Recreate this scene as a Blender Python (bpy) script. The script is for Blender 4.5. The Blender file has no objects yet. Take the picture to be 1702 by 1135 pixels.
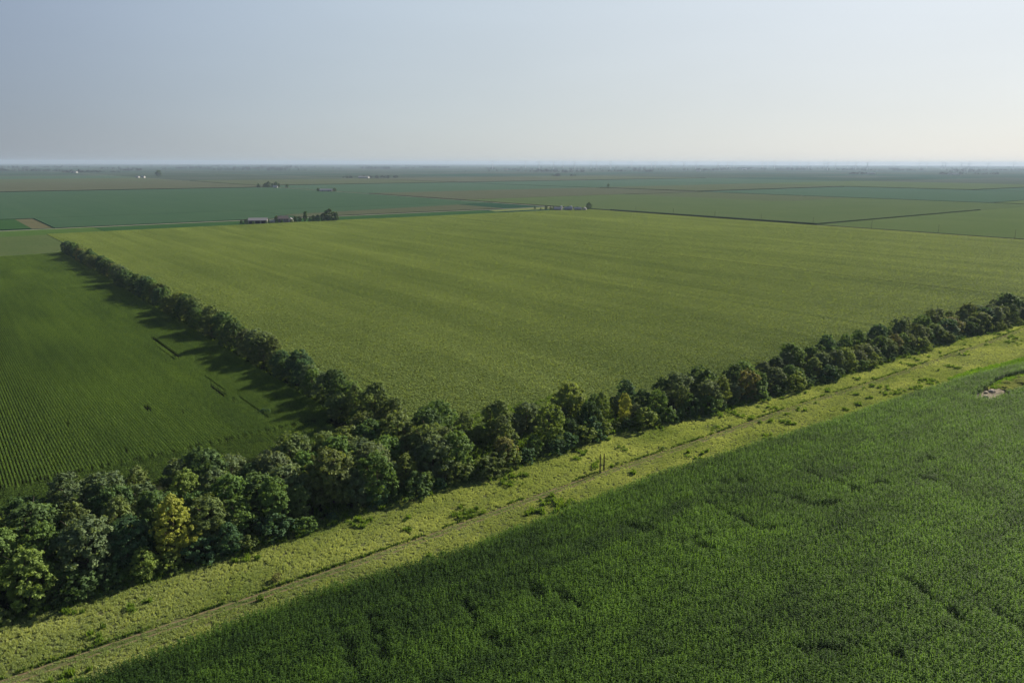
import bpy, math, random
import numpy as np
from mathutils import Matrix, Vector

# World axes follow the farm survey grid: +X runs along the tree belt, +Y along the long left hedgerow,
# the origin is the near corner of the big field. Metres.
rnd = random.Random(11)
rng = np.random.default_rng(11)
R = math.radians
S = bpy.context.scene
COL = S.collection

# ------------------------------------------------------------------ camera
FPX, CAMH = 1250.0, 78.0
PITCH = math.atan((567.5 - 270.7) / FPX)
ROLL = math.atan(3.5 / 1702)
HEAD = R(90 - 38.0334)
cam_d = bpy.data.cameras.new('Camera')
cam = bpy.data.objects.new('Camera', cam_d); COL.objects.link(cam)
cam_d.sensor_width = 36; cam_d.lens = 36 * FPX / 1702
cam_d.clip_start = 1; cam_d.clip_end = 90000
F0 = Vector((math.cos(HEAD), math.sin(HEAD), 0)); R0 = Vector((math.sin(HEAD), -math.cos(HEAD), 0)); Z0 = Vector((0, 0, 1))
Fv = F0 * math.cos(PITCH) - Z0 * math.sin(PITCH)
U0 = F0 * math.sin(PITCH) + Z0 * math.cos(PITCH)
Rv = R0 * math.cos(ROLL) + U0 * math.sin(ROLL)
Uv = -R0 * math.sin(ROLL) + U0 * math.cos(ROLL)
m = Matrix((Rv, Uv, -Fv)).transposed().to_4x4()
m.translation = Vector((-107.27, -161.37, CAMH))
cam.matrix_world = m
S.camera = cam

# ------------------------------------------------------------------ light
SUN_EL, SUN_AZ = R(26), R(4)         # azimuth: angle of the sun's direction from +X towards +Y
sun_dir = Vector((math.cos(SUN_EL) * math.cos(SUN_AZ), math.cos(SUN_EL) * math.sin(SUN_AZ), math.sin(SUN_EL)))
sd = bpy.data.lights.new('Sun', 'SUN'); sd.energy = 5.0; sd.angle = R(0.6); sd.color = (1.0, 0.90, 0.74)
so = bpy.data.objects.new('Sun', sd); COL.objects.link(so)
so.rotation_euler = (-sun_dir).to_track_quat('-Z', 'Y').to_euler()
so.location = (0, 0, 500)

W = bpy.data.worlds.new('World'); S.world = W; W.use_nodes = True
nt = W.node_tree; nt.nodes.clear()
out = nt.nodes.new('ShaderNodeOutputWorld'); bg = nt.nodes.new('ShaderNodeBackground')
sky = nt.nodes.new('ShaderNodeTexSky'); sky.sky_type = 'NISHITA'; sky.sun_disc = False
sky.sun_elevation = SUN_EL; sky.sun_rotation = R(90) - SUN_AZ
sky.altitude = 100; sky.air_density = 1.0; sky.dust_density = 3.0; sky.ozone_density = 1.5
sky.dust_density = 0.3; sky.ozone_density = 1.5
hsv = nt.nodes.new('ShaderNodeHueSaturation'); hsv.inputs['Saturation'].default_value = 0.7
nt.links.new(sky.outputs[0], hsv.inputs['Color'])
# summer aerosol veil: brightens towards the sun's side of the sky, in world directions
geo = nt.nodes.new('ShaderNodeTexCoord')
dt = nt.nodes.new('ShaderNodeVectorMath'); dt.operation = 'DOT_PRODUCT'
nt.links.new(geo.outputs['Generated'], dt.inputs[0]); dt.inputs[1].default_value = (math.cos(SUN_AZ), math.sin(SUN_AZ), 0.0)
mr = nt.nodes.new('ShaderNodeMapRange'); mr.inputs['From Min'].default_value = -1; mr.inputs['From Max'].default_value = 1
nt.links.new(dt.outputs['Value'], mr.inputs['Value'])
vr = nt.nodes.new('ShaderNodeValToRGB'); vr.color_ramp.interpolation = 'B_SPLINE'
e = vr.color_ramp.elements
VEIL = [(0.0, (.12, .17, .26)), (.40, (.17, .23, .34)), (.56, (.27, .345, .48)), (.70, (.46, .56, .68)), (.83, (.62, .71, .79)), (.93, (.76, .83, .90)), (1.0, (.84, .90, .96))]
while len(e) < len(VEIL): e.new(.5)
for i, (p, c) in enumerate(VEIL): e[i].position = p; e[i].color = (*c, 1)
nt.links.new(mr.outputs[0], vr.inputs[0])
sp = nt.nodes.new('ShaderNodeSeparateXYZ'); nt.links.new(geo.outputs['Generated'], sp.inputs[0])
hr = nt.nodes.new('ShaderNodeValToRGB'); e = hr.color_ramp.elements      # the dust layer near the horizon is greyer
HZN = [(0.0, (.90, .84, .76)), (.22, (1, 1, 1)), (.45, (.42, .48, .56)), (1.0, (.18, .23, .32))]
while len(e) < 4: e.new(.5)
for i, (p, c) in enumerate(HZN): e[i].position = p; e[i].color = (*c, 1)
nt.links.new(sp.outputs[2], hr.inputs[0])
cn_ = nt.nodes.new('ShaderNodeTexNoise'); cn_.inputs['Scale'].default_value = 2.2; cn_.inputs['Detail'].default_value = 4
cmp_ = nt.nodes.new('ShaderNodeMapping'); cmp_.inputs['Scale'].default_value = (1, 1, 5)
nt.links.new(geo.outputs['Generated'], cmp_.inputs['Vector']); nt.links.new(cmp_.outputs[0], cn_.inputs['Vector'])
cr_ = nt.nodes.new('ShaderNodeMapRange'); cr_.inputs['From Min'].default_value = .3; cr_.inputs['From Max'].default_value = .7
cr_.inputs['To Min'].default_value = .975; cr_.inputs['To Max'].default_value = 1.035
nt.links.new(cn_.outputs['Fac'], cr_.inputs['Value'])
cs_ = nt.nodes.new('ShaderNodeVectorMath'); cs_.operation = 'SCALE'; nt.links.new(vr.outputs[0], cs_.inputs[0]); nt.links.new(cr_.outputs[0], cs_.inputs['Scale'])
mu = nt.nodes.new('ShaderNodeMix'); mu.data_type = 'RGBA'; mu.blend_type = 'MULTIPLY'; mu.inputs[0].default_value = 1
nt.links.new(cs_.outputs[0], mu.inputs[6]); nt.links.new(hr.outputs[0], mu.inputs[7])
SKY_STR = 0.056
ms = nt.nodes.new('ShaderNodeVectorMath'); ms.operation = 'SCALE'; ms.inputs['Scale'].default_value = .53 / SKY_STR
nt.links.new(mu.outputs[2], ms.inputs[0])
mx = nt.nodes.new('ShaderNodeMix'); mx.data_type = 'RGBA'; mx.inputs[0].default_value = .85
nt.links.new(hsv.outputs[0], mx.inputs[6]); nt.links.new(ms.outputs[0], mx.inputs[7])
nt.links.new(mx.outputs[2], bg.inputs['Color'])
nt.links.new(bg.outputs[0], out.inputs['Surface'])
bg.inputs['Strength'].default_value = SKY_STR

S.view_settings.view_transform = 'Standard'; S.view_settings.look = 'None'
S.view_settings.exposure = 0.9; S.view_settings.gamma = 1.0
S.cycles.max_bounces = 6; S.cycles.volume_bounces = 0
S.cycles.diffuse_bounces = 2; S.cycles.transmission_bounces = 3; S.cycles.transparent_max_bounces = 4

# ------------------------------------------------------------------ helpers
def tag(o, label=None, cat=None, group=None, kind=None):
    if label: o['label'] = label
    if cat: o['category'] = cat
    if group: o['group'] = group
    if kind: o['kind'] = kind
    return o

def link(o, parent=None):
    COL.objects.link(o)
    if parent is not None: o.parent = parent
    return o

def empty(name, loc, rz=0):
    o = bpy.data.objects.new(name, None); o.location = loc; o.rotation_euler = (0, 0, rz)
    o.empty_display_size = 1
    return link(o)

def mesh_np(name, V, Fq, mat, smooth=False, attrs=None):
    me = bpy.data.meshes.new(name)
    V = np.asarray(V, dtype=np.float32); Fq = np.asarray(Fq, dtype=np.int32)
    n, k = Fq.shape
    me.vertices.add(len(V)); me.vertices.foreach_set('co', V.ravel())
    me.loops.add(n * k); me.loops.foreach_set('vertex_index', Fq.ravel())
    me.polygons.add(n); me.polygons.foreach_set('loop_start', np.arange(0, n * k, k, dtype=np.int32))
    try: me.polygons.foreach_set('loop_total', np.full(n, k, dtype=np.int32))
    except Exception: pass
    me.update(calc_edges=True)
    me.polygons.foreach_set('use_smooth', np.full(n, smooth, dtype=bool))
    if attrs:
        for an, av in attrs.items():
            a = me.attributes.new(an, 'FLOAT', 'FACE'); a.data.foreach_set('value', np.asarray(av, dtype=np.float32))
    me.materials.append(mat)
    return me

class MB:
    def __init__(s): s.v = []; s.f = []
    def add(s, vs, fs):
        b = len(s.v); s.v += [tuple(p) for p in vs]; s.f += [tuple(i + b for i in f) for f in fs]
    def box(s, c, d):
        x, y, z = c; a, b, h = d[0] / 2, d[1] / 2, d[2] / 2
        s.add([(x - a, y - b, z - h), (x + a, y - b, z - h), (x + a, y + b, z - h), (x - a, y + b, z - h),
               (x - a, y - b, z + h), (x + a, y - b, z + h), (x + a, y + b, z + h), (x - a, y + b, z + h)],
              [(3, 2, 1, 0), (4, 5, 6, 7), (0, 1, 5, 4), (1, 2, 6, 5), (2, 3, 7, 6), (3, 0, 4, 7)])
    def tube(s, pts, rad, n=7):
        pts = [Vector(p) for p in pts]; rings = []
        for i, p in enumerate(pts):
            d = (pts[min(i + 1, len(pts) - 1)] - pts[max(i - 1, 0)]).normalized()
            a = d.orthogonal().normalized(); b = d.cross(a)
            rings.append([p + (a * math.cos(2 * math.pi * k / n) + b * math.sin(2 * math.pi * k / n)) * rad[i] for k in range(n)])
        vs = [q for r_ in rings for q in r_]; fs = []
        for i in range(len(pts) - 1):
            for k in range(n):
                fs.append((i * n + k, i * n + (k + 1) % n, (i + 1) * n + (k + 1) % n, (i + 1) * n + k))
        fs.append(tuple(range(n))[::-1]); fs.append(tuple((len(pts) - 1) * n + k for k in range(n)))
        s.add(vs, fs)
    def gable(s, x0, x1, y0, y1, z0, z1, over=0.4, th=0.15):    # roof slab pair, ridge along x
        ym = (y0 + y1) / 2
        sl = (z1 - z0) / ((y1 - y0) / 2)
        zo = z0 - over * sl
        for sg, ye in ((-1, y0 - over), (1, y1 + over)):
            s.add([(x0 - over, ye, zo), (x1 + over, ye, zo), (x1 + over, ym, z1), (x0 - over, ym, z1),
                   (x0 - over, ye, zo + th), (x1 + over, ye, zo + th), (x1 + over, ym, z1 + th), (x0 - over, ym, z1 + th)],
                  [(3, 2, 1, 0), (4, 5, 6, 7), (0, 1, 5, 4), (1, 2, 6, 5), (2, 3, 7, 6), (3, 0, 4, 7)])
    def build(s, name, mat, parent=None, smooth=False):
        me = bpy.data.meshes.new(name); me.from_pydata(s.v, [], s.f); me.update()
        me.materials.append(mat)
        if smooth:
            for p in me.polygons: p.use_smooth = True
        return link(bpy.data.objects.new(name, me), parent)

def newmat(name):
    mt = bpy.data.materials.new(name); mt.use_nodes = True
    t = mt.node_tree; b = t.nodes['Principled BSDF']; b.inputs['Roughness'].default_value = 0.8
    b.inputs['Specular IOR Level'].default_value = 0.0
    return mt, t, b
def N(t, typ, **kw):
    n = t.nodes.new(typ)
    for k, v in kw.items(): setattr(n, k, v)
    return n
def noise(t, vec, scale, detail=4, rough=0.55):
    n = N(t, 'ShaderNodeTexNoise'); n.inputs['Scale'].default_value = scale
    n.inputs['Detail'].default_value = detail; n.inputs['Roughness'].default_value = rough
    t.links.new(vec, n.inputs['Vector']); return n.outputs['Fac']
def mapping(t, scale=(1, 1, 1), rot=0):
    tc = N(t, 'ShaderNodeNewGeometry'); mp = N(t, 'ShaderNodeMapping')
    mp.inputs['Scale'].default_value = scale; mp.inputs['Rotation'].default_value = (0, 0, rot)
    t.links.new(tc.outputs['Position'], mp.inputs['Vector']); return mp.outputs[0]
def ramp(t, fac, stops):
    r_ = N(t, 'ShaderNodeValToRGB'); e = r_.color_ramp.elements
    while len(e) < len(stops): e.new(0.5)
    for i, (p, c) in enumerate(stops): e[i].position = p; e[i].color = (*c, 1)
    t.links.new(fac, r_.inputs[0]); return r_.outputs[0]
def mixc(t, fac, a, b, mode='MIX'):
    x = N(t, 'ShaderNodeMix', data_type='RGBA', blend_type=mode)
    for s_, v in ((0, fac), (6, a), (7, b)):
        if isinstance(v, (int, float)): x.inputs[s_].default_value = v
        elif isinstance(v, tuple): x.inputs[s_].default_value = (*v, 1)
        else: t.links.new(v, x.inputs[s_])
    return x.outputs[2]
def math_(t, op, a, b=0.0):
    x = N(t, 'ShaderNodeMath', operation=op)
    for i, v in enumerate((a, b)):
        if isinstance(v, (int, float)): x.inputs[i].default_value = v
        else: t.links.new(v, x.inputs[i])
    return x.outputs[0]
def scl(c, k): return tuple(x * k for x in c)

def plain(name, col, rough=0.7, metal=0.0, var=0.15, sc=1.5):
    mt, t, b = newmat(name)
    v = mapping(t); f = noise(t, v, sc)
    c = mixc(t, f, scl(col, 1 - var), scl(col, 1 + var)); t.links.new(c, b.inputs['Base Color'])
    b.inputs['Roughness'].default_value = rough; b.inputs['Metallic'].default_value = metal
    return mt

def leaf_mat(name, col, rough=0.5, trans=0.35, var=0.5, inst=False, objcol=False, spec=0.35, tip=None):
    """foliage: base colour x object colour or per-plant tint, small hue change from leaf to leaf"""
    mt, t, b = newmat(name)
    if objcol:
        oi = N(t, 'ShaderNodeObjectInfo'); base = oi.outputs['Color']
        base = mixc(t, 1.0, base, col, 'MULTIPLY')
    elif inst:
        at = N(t, 'ShaderNodeAttribute', attribute_type='INSTANCER', attribute_name='tint')
        tp = tip or (col[0] * 1.7, col[1] * 1.45, col[2] * 1.1)
        base = mixc(t, at.outputs['Fac'], scl(col, 0.72), tp)
    else:
        base = N(t, 'ShaderNodeRGB'); base.outputs[0].default_value = (*col, 1); base = base.outputs[0]
    fa = N(t, 'ShaderNodeAttribute', attribute_type='GEOMETRY', attribute_name='lv')
    k = ramp(t, fa.outputs['Fac'], [(0, (1 - var, 1 - var, 1 - var * 0.8)), (0.5, (1, 1, 1)), (1, (1 + var * 1.1, 1 + var * 0.9, 1 + var * .3))])
    base = mixc(t, 1.0, base, k, 'MULTIPLY')
    t.links.new(base, b.inputs['Base Color']); b.inputs['Roughness'].default_value = rough
    b.inputs['Specular IOR Level'].default_value = spec * .25
    tr = N(t, 'ShaderNodeBsdfTranslucent')
    tc = mixc(t, 1.0, base, (1.9, 1.8, 0.8), 'MULTIPLY'); t.links.new(tc, tr.inputs['Color'])
    mx = N(t, 'ShaderNodeMixShader'); mx.inputs[0].default_value = trans
    t.links.new(b.outputs[0], mx.inputs[1]); t.links.new(tr.outputs[0], mx.inputs[2])
    t.links.new(mx.outputs[0], t.nodes['Material Output'].inputs['Surface'])
    return mt

def crop_mat(name, col, col2, row=0.0, patch=0.012, bump=0.35, streak=0.5):
    """far crop canopy: long soft streaks along the rows, mottling, fine canopy bump"""
    mt, t, b = newmat(name)
    v = mapping(t); vs = mapping(t, (0.05, 0.0022, 1), row); vf = mapping(t, (1, 1, 1))
    a = noise(t, v, patch, 5, .6); s_ = noise(t, vs, 1.0, 5, .6); g = noise(t, vf, 0.9, 3, .7)
    f = math_(t, 'ADD', math_(t, 'MULTIPLY', a, 1 - streak), math_(t, 'MULTIPLY', s_, streak))
    f = ramp(t, f, [(0.33, (0, 0, 0)), (0.66, (1, 1, 1))])
    c = mixc(t, f, col, col2)
    c = mixc(t, 1.0, c, ramp(t, g, [(0.3, (.7, .7, .7)), (0.7, (1.25, 1.25, 1.2))]), 'MULTIPLY')
    t.links.new(c, b.inputs['Base Color']); b.inputs['Roughness'].default_value = 0.85
    bp = N(t, 'ShaderNodeBump'); bp.inputs['Strength'].default_value = bump; bp.inputs['Distance'].default_value = 0.6
    t.links.new(g, bp.inputs['Height']); t.links.new(bp.outputs[0], b.inputs['Normal'])
    return mt

def belt_front(x): return np.interp(x, [-300, -140, -77, -52, -10, 7, 45, 83, 131, 200, 266, 330, 480], [-15, -15.5, -16, -16.5, -14.5, -16.5, -13, -19.5, -22.5, -23, -23, -30, -33])
def belt_back(x): return np.interp(x, [-300, -140, -100, -54, -20, 20, 45, 84, 119, 209, 355, 480], [20, 18, 15.5, 13, 8, 7, 3, -6, -6, -6, -11, -14])
# value noise for placing plants
_perm = rng.random((256, 256))
def vnoise(x, y):
    x = np.asarray(x, float); y = np.asarray(y, float)
    xi = np.floor(x).astype(int); yi = np.floor(y).astype(int); fx = x - xi; fy = y - yi
    fx = fx * fx * (3 - 2 * fx); fy = fy * fy * (3 - 2 * fy)
    g = lambda a, b: _perm[a % 256, b % 256]
    return (g(xi, yi) * (1 - fx) + g(xi + 1, yi) * fx) * (1 - fy) + (g(xi, yi + 1) * (1 - fx) + g(xi + 1, yi + 1) * fx) * fy
def fbm(x, y, o=4):
    s_ = 0; a = 0.5; k = 1
    for i in range(o):
        s_ = s_ + a * vnoise(np.asarray(x) * k + 17.3 * i, np.asarray(y) * k + 5.1 * i); a *= 0.5; k *= 2.03
    return s_ / (1 - 0.5 ** o)

# scatter: one object, geometry nodes instancing small plant meshes on points
def scatter(name, pts, rotz, scale, tint, protos, tilt=None):
    me = bpy.data.meshes.new(name)
    pts = np.asarray(pts, np.float32); n = len(pts)
    me.vertices.add(n); me.vertices.foreach_set('co', pts.ravel())
    def att(nm, ty, key, arr):
        a = me.attributes.new(nm, ty, 'POINT'); a.data.foreach_set(key, np.ascontiguousarray(arr).ravel())
    rot = np.zeros((n, 3), np.float32); rot[:, 2] = rotz
    if tilt is not None: rot[:, 0] = tilt[0]; rot[:, 1] = tilt[1]
    scale = np.asarray(scale, np.float32)
    if scale.ndim == 1: scale = np.repeat(scale[:, None], 3, 1)
    att('rot', 'FLOAT_VECTOR', 'vector', rot); att('scl', 'FLOAT_VECTOR', 'vector', scale)
    att('tint', 'FLOAT', 'value', np.clip(np.asarray(tint, np.float32), 0, 1))
    att('pick', 'INT', 'value', rng.integers(0, len(protos), n).astype(np.int32))
    o = link(bpy.data.objects.new(name, me))
    pc = bpy.data.collections.new(name + '_kinds')
    for i, pm in enumerate(protos): pc.objects.link(bpy.data.objects.new('%s_kind_%02d' % (name, i), pm))
    g = bpy.data.node_groups.new(name, 'GeometryNodeTree')
    g.interface.new_socket('Geometry', in_out='INPUT', socket_type='NodeSocketGeometry')
    g.interface.new_socket('Geometry', in_out='OUTPUT', socket_type='NodeSocketGeometry')
    gi = g.nodes.new('NodeGroupInput'); go = g.nodes.new('NodeGroupOutput')
    ip = g.nodes.new('GeometryNodeInstanceOnPoints'); ci = g.nodes.new('GeometryNodeCollectionInfo')
    ci.inputs['Collection'].default_value = pc
    ci.inputs['Separate Children'].default_value = True; ci.inputs['Reset Children'].default_value = True
    def na(nm, ty):
        x = g.nodes.new('GeometryNodeInputNamedAttribute'); x.data_type = ty; x.inputs['Name'].default_value = nm
        return x.outputs['Attribute']
    e2r = g.nodes.new('FunctionNodeEulerToRotation')
    L = g.links.new
    L(gi.outputs[0], ip.inputs['Points']); L(ci.outputs[0], ip.inputs['Instance'])
    ip.inputs['Pick Instance'].default_value = True
    L(na('pick', 'INT'), ip.inputs['Instance Index'])
    L(na('rot', 'FLOAT_VECTOR'), e2r.inputs[0]); L(e2r.outputs[0], ip.inputs['Rotation'])
    L(na('scl', 'FLOAT_VECTOR'), ip.inputs['Scale']); L(ip.outputs[0], go.inputs[0])
    md = o.modifiers.new('plants', 'NODES'); md.node_group = g
    return o

def quad_strip(base, dirv, side, segs, w0, w1, droop, up):
    """bent leaf blade: list of verts (2 per section)"""
    v = []
    L_ = len(segs)
    for i, s_ in enumerate(segs):
        p = base + dirv * s_ + Vector((0, 0, 1)) * (up * s_ - droop * s_ * s_)
        w = (w0 + (w1 - w0) * i / (L_ - 1)) / 2
        v += [p - side * w, p + side * w]
    return v

# ================================================================== SETTING: ground
def patchwork_mat():
    mt, t, b = newmat('farmland')
    geo = N(t, 'ShaderNodeNewGeometry'); sep = N(t, 'ShaderNodeSeparateXYZ'); t.links.new(geo.outputs['Position'], sep.inputs[0])
    cu = math_(t, 'FLOOR', math_(t, 'DIVIDE', sep.outputs[0], 804.5)); cw = math_(t, 'FLOOR', math_(t, 'DIVIDE', sep.outputs[1], 402.3))
    cm = N(t, 'ShaderNodeCombineXYZ'); t.links.new(cu, cm.inputs[0]); t.links.new(cw, cm.inputs[1])
    wn = N(t, 'ShaderNodeTexWhiteNoise', noise_dimensions='3D'); t.links.new(cm.outputs[0], wn.inputs['Vector'])
    col = N(t, 'ShaderNodeValToRGB'); col.color_ramp.interpolation = 'CONSTANT'
    cs = [(0, (0.031, 0.053, 0.029)), (.2, (0.019, 0.056, 0.034)), (.38, (0.043, 0.064, 0.042)), (.55, (0.027, 0.053, 0.029)), (.68, (0.051, 0.070, 0.053)), (.8, (0.021, 0.058, 0.037)), (.93, (0.037, 0.059, 0.037))]
    e = col.color_ramp.elements
    while len(e) < len(cs): e.new(.5)
    for i, (p, c) in enumerate(cs): e[i].position = p; e[i].color = (*c, 1)
    t.links.new(wn.outputs['Value'], col.inputs[0])
    v = mapping(t); f = noise(t, v, 0.004, 5, .6)
    c = mixc(t, 1.0, col.outputs[0], ramp(t, f, [(0.3, (.8, .8, .8)), (0.7, (1.2, 1.18, 1.15))]), 'MULTIPLY')
    g = noise(t, v, 0.7, 3, .7)
    c = mixc(t, 1.0, c, ramp(t, g, [(0.3, (.8, .8, .8)), (0.7, (1.2, 1.2, 1.2))]), 'MULTIPLY')
    t.links.new(c, b.inputs['Base Color'])
    return mt

def sheet(name, poly, z, mat, kind='structure'):
    me = bpy.data.meshes.new(name); me.from_pydata([(x, y, z) for x, y in poly], [], [tuple(range(len(poly)))]); me.update()
    me.materials.append(mat); o = link(bpy.data.objects.new(name, me)); tag(o, kind=kind); return o

def slab(name, u0, u1, w0, w1, h, mat, skew=None):
    """crop standing h metres tall: a closed block with a slightly uneven top"""
    nu = max(2, min(90, int((u1 - u0) / 14))); nw = max(2, min(90, int((w1 - w0) / 14)))
    U = np.linspace(0, 1, nu + 1); V = np.linspace(0, 1, nw + 1)
    uu, vv = np.meshgrid(U, V, indexing='ij')
    if skew is None: P = [(u0, w0), (u1, w0), (u1, w1), (u0, w1)]
    else: P = skew
    P = np.array(P, float)
    x = (P[0, 0] * (1 - uu) + P[1, 0] * uu) * (1 - vv) + (P[3, 0] * (1 - uu) + P[2, 0] * uu) * vv
    y = (P[0, 1] * (1 - uu) + P[1, 1] * uu) * (1 - vv) + (P[3, 1] * (1 - uu) + P[2, 1] * uu) * vv
    z = h * (1 + 0.14 * (fbm(x / 30, y / 30) - 0.5)) + 0.0 * x
    top = np.stack([x, y, z], -1).reshape(-1, 3)
    idx = np.arange((nu + 1) * (nw + 1)).reshape(nu + 1, nw + 1)
    F = np.stack([idx[:-1, :-1], idx[1:, :-1], idx[1:, 1:], idx[:-1, 1:]], -1).reshape(-1, 4)
    ring = list(idx[:, 0]) + list(idx[-1, 1:]) + list(idx[-2::-1, -1]) + list(idx[0, -2:0:-1])
    bot = top[ring].copy(); bot[:, 2] = -0.02
    n0 = len(top); k = len(ring)
    side = [(ring[i], n0 + i, n0 + (i + 1) % k, ring[(i + 1) % k]) for i in range(k)]
    me = mesh_np(name, np.vstack([top, bot]), np.vstack([F, np.array(side)[:, ::-1][:, ::-1]]), mat)
    o = link(bpy.data.objects.new(name, me)); tag(o, kind='structure'); return o

GR = 33000
sheet('ground', [(-GR, -GR), (GR, -GR), (GR, GR), (-GR, GR)], 0.0, patchwork_mat())

# local ground sheets
def soil_mat(name, c1, c2, sc=0.35, bump=0.5):
    mt, t, b = newmat(name); v = mapping(t)
    f = noise(t, v, sc, 6, .65); g = noise(t, v, sc * 9, 4, .7)
    c = mixc(t, ramp(t, f, [(.35, (0, 0, 0)), (.65, (1, 1, 1))]), c1, c2)
    c = mixc(t, 1.0, c, ramp(t, g, [(.3, (.65, .65, .65)), (.7, (1.3, 1.3, 1.3))]), 'MULTIPLY')
    t.links.new(c, b.inputs['Base Color'])
    bp = N(t, 'ShaderNodeBump'); bp.inputs['Strength'].default_value = bump; bp.inputs['Distance'].default_value = .15
    t.links.new(g, bp.inputs['Height']); t.links.new(bp.outputs[0], b.inputs['Normal']); return mt
M_underC = soil_mat('under_corn', (.022, .034, .012), (.030, .030, .018))
M_underS = soil_mat('under_beans', (.045, .065, .020), (.062, .075, .026))
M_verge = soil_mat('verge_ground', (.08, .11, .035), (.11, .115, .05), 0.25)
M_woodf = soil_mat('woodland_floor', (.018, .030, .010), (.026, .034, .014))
M_dirt = soil_mat('track_dirt', (.19, .145, .09), (.14, .115, .065), 0.6)
M_headg = soil_mat('headland', (.045, .085, .02), (.06, .09, .024), 0.2)

sheet('crop_ground', [(-400, -400), (500, -400), (500, -79), (300, -69), (190, -57), (110, -51), (37, -46), (-40, -44), (-100, -41), (-400, -40)], 0.02, M_underC)
sheet('grass_verge', [(-400, -41), (-100, -42), (-40, -45), (37, -47), (110, -52), (190, -58), (300, -70), (500, -80), (800, -80), (800, -12), (420, -22), (0, -12), (-400, -12)], 0.03, M_verge)
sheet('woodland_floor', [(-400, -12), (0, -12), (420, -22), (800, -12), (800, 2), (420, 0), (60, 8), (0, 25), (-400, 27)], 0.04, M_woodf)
sheet('crop_ground', [(-400, 27), (-14, 25), (-14, 590), (-400, 590)], 0.02, M_underC)
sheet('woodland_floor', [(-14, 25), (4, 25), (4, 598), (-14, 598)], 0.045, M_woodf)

# ================================================================== corn, foreground (bottom right)
def corn_plant(seed, H=2.3, nl=9, simple=False):
    r_ = random.Random(seed); V = []; Fq = []; lv = []
    def put(vs, l):
        b = len(V); V.extend([tuple(q) for q in vs])
        for i in range(0, len(vs) - 2, 2):
            Fq.append((b + i, b + i + 1, b + i + 3, b + i + 2)); lv.append(l)
    st = 0.03
    put([Vector((-st, 0, 0)), Vector((st, 0, 0)), Vector((-st, 0, H)), Vector((st, 0, H))], .4)
    a0 = r_.uniform(0, 6.28)
    for i in range(nl):
        a = a0 + math.pi * i + r_.uniform(-.6, .6); d = Vector((math.cos(a), math.sin(a), 0)); sd_ = Vector((-d.y, d.x, 0))
        h = H * (0.30 + 0.62 * i / (nl - 1)); ln = r_.uniform(.42, .66) * (1.0 if i < nl - 2 else .7)
        tw = (sd_ + Vector((0, 0, r_.uniform(-.35, .35)))).normalized()
        segs = [0, ln * .35, ln * .7, ln]
        put(quad_strip(Vector((0, 0, h)), d, tw, segs, .17, .07, r_.uniform(.9, 1.5), r_.uniform(.35, .8)), r_.random())
    for i in range(2):        # tassel
        a = r_.uniform(0, 6.28); d = Vector((math.cos(a) * .5, math.sin(a) * .5, 1.0)).normalized()
        sd_ = Vector((-math.sin(a), math.cos(a), 0))
        put([Vector((0, 0, H)) - sd_ * .015, Vector((0, 0, H)) + sd_ * .015, Vector((0, 0, H)) + d * .16 - sd_ * .012, Vector((0, 0, H)) + d * .16 + sd_ * .012], .8)
    return np.array(V), np.array(Fq), np.array(lv)

M_cornA = leaf_mat('corn_leaf_front', (.054, .112, .032), rough=.6, trans=.4, var=.4, inst=True, spec=.2, tip=(.112, .215, .036))
protos = []
for s_ in range(5):
    V, Fq, lv = corn_plant(s_, 2.2 + .12 * s_)
    protos.append(mesh_np('corn_plant', V, Fq, M_cornA, attrs={'lv': lv}))
def edge_front(x): return np.interp(x, [-200, -100, -62, -31, 33, 110, 147, 187, 208, 229, 300, 420], [-43.5, -43.0, -42.0, -45.5, -44.5, -50.0, -51.5, -54, -56.5, -60, -67, -74])
rowsY = np.arange(-40, -190, -0.76); xs = np.arange(-190, 330, 0.24)
X, Y = np.meshgrid(xs, rowsY)
X = X.ravel() + rng.normal(0, .04, X.size); Y = Y.ravel() + rng.normal(0, .04, Y.size)
Y = Y + 0.5 * (fbm(X / 40, Y / 60) - .5)
near = (Y < edge_front(X) + rng.uniform(-.5, .5, X.size))
# keep what the valley of view could show plus a margin
dx = X + 107.27; dy = Y + 161.37
rt = dx * math.sin(HEAD) - dy * math.cos(HEAD); fw = dx * math.cos(HEAD) + dy * math.sin(HEAD)
keep = near & (fw > 80) & (np.abs(rt) < fw * .72 + 22)
X = X[keep]; Y = Y[keep]
GAPS = [[(-55.1, -55.9), (-58.6, -66.6)], [(-40.7, -62.5), (-42.9, -75.9), (-35.5, -77.0)], [(-26.0, -61.2), (-28.6, -69.5)], [(-24.7, -70.0), (-24.3, -75.9)], [(-16.0, -76.8), (-15.9, -78.1)],
        [(27.6, -63.2), (25.0, -77.9), (30.3, -80.2)], [(44.1, -69.8), (44.9, -78.6), (51.3, -81.6)], [(57.6, -80.3), (70.8, -81.7)], [(90.3, -82.3), (95.1, -82.4)], [(80.9, -87.2), (83.7, -91.7)], [(61.2, -67.2), (62.1, -79.4)], [(34.7, -56.0), (43.2, -60.3)],
        [(33.7, -119.1), (28.7, -126.4)], [(30.0, -106.0), (24.4, -118.8)], [(6.0, -115.8), (6.0, -116.8)], [(-4.8, -106.1), (-0.5, -109.8)], [(96.1, -101.3), (96.0, -103.9)], [(-61.5, -55.3), (-63.9, -68.8)], [(8.6, -71.8), (9.5, -77.2)], [(5.7, -59.4), (7.6, -71.0), (14.7, -73.2)]]
def dseg(X, Y, pl):
    d = np.full(X.shape, 1e9)
    for (a, b), (c, e) in zip(pl[:-1], pl[1:]):
        vx, vy = c - a, e - b; t_ = np.clip(((X - a) * vx + (Y - b) * vy) / (vx * vx + vy * vy), 0, 1)
        d = np.minimum(d, np.hypot(X - a - t_ * vx, Y - b - t_ * vy))
    return d
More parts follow.
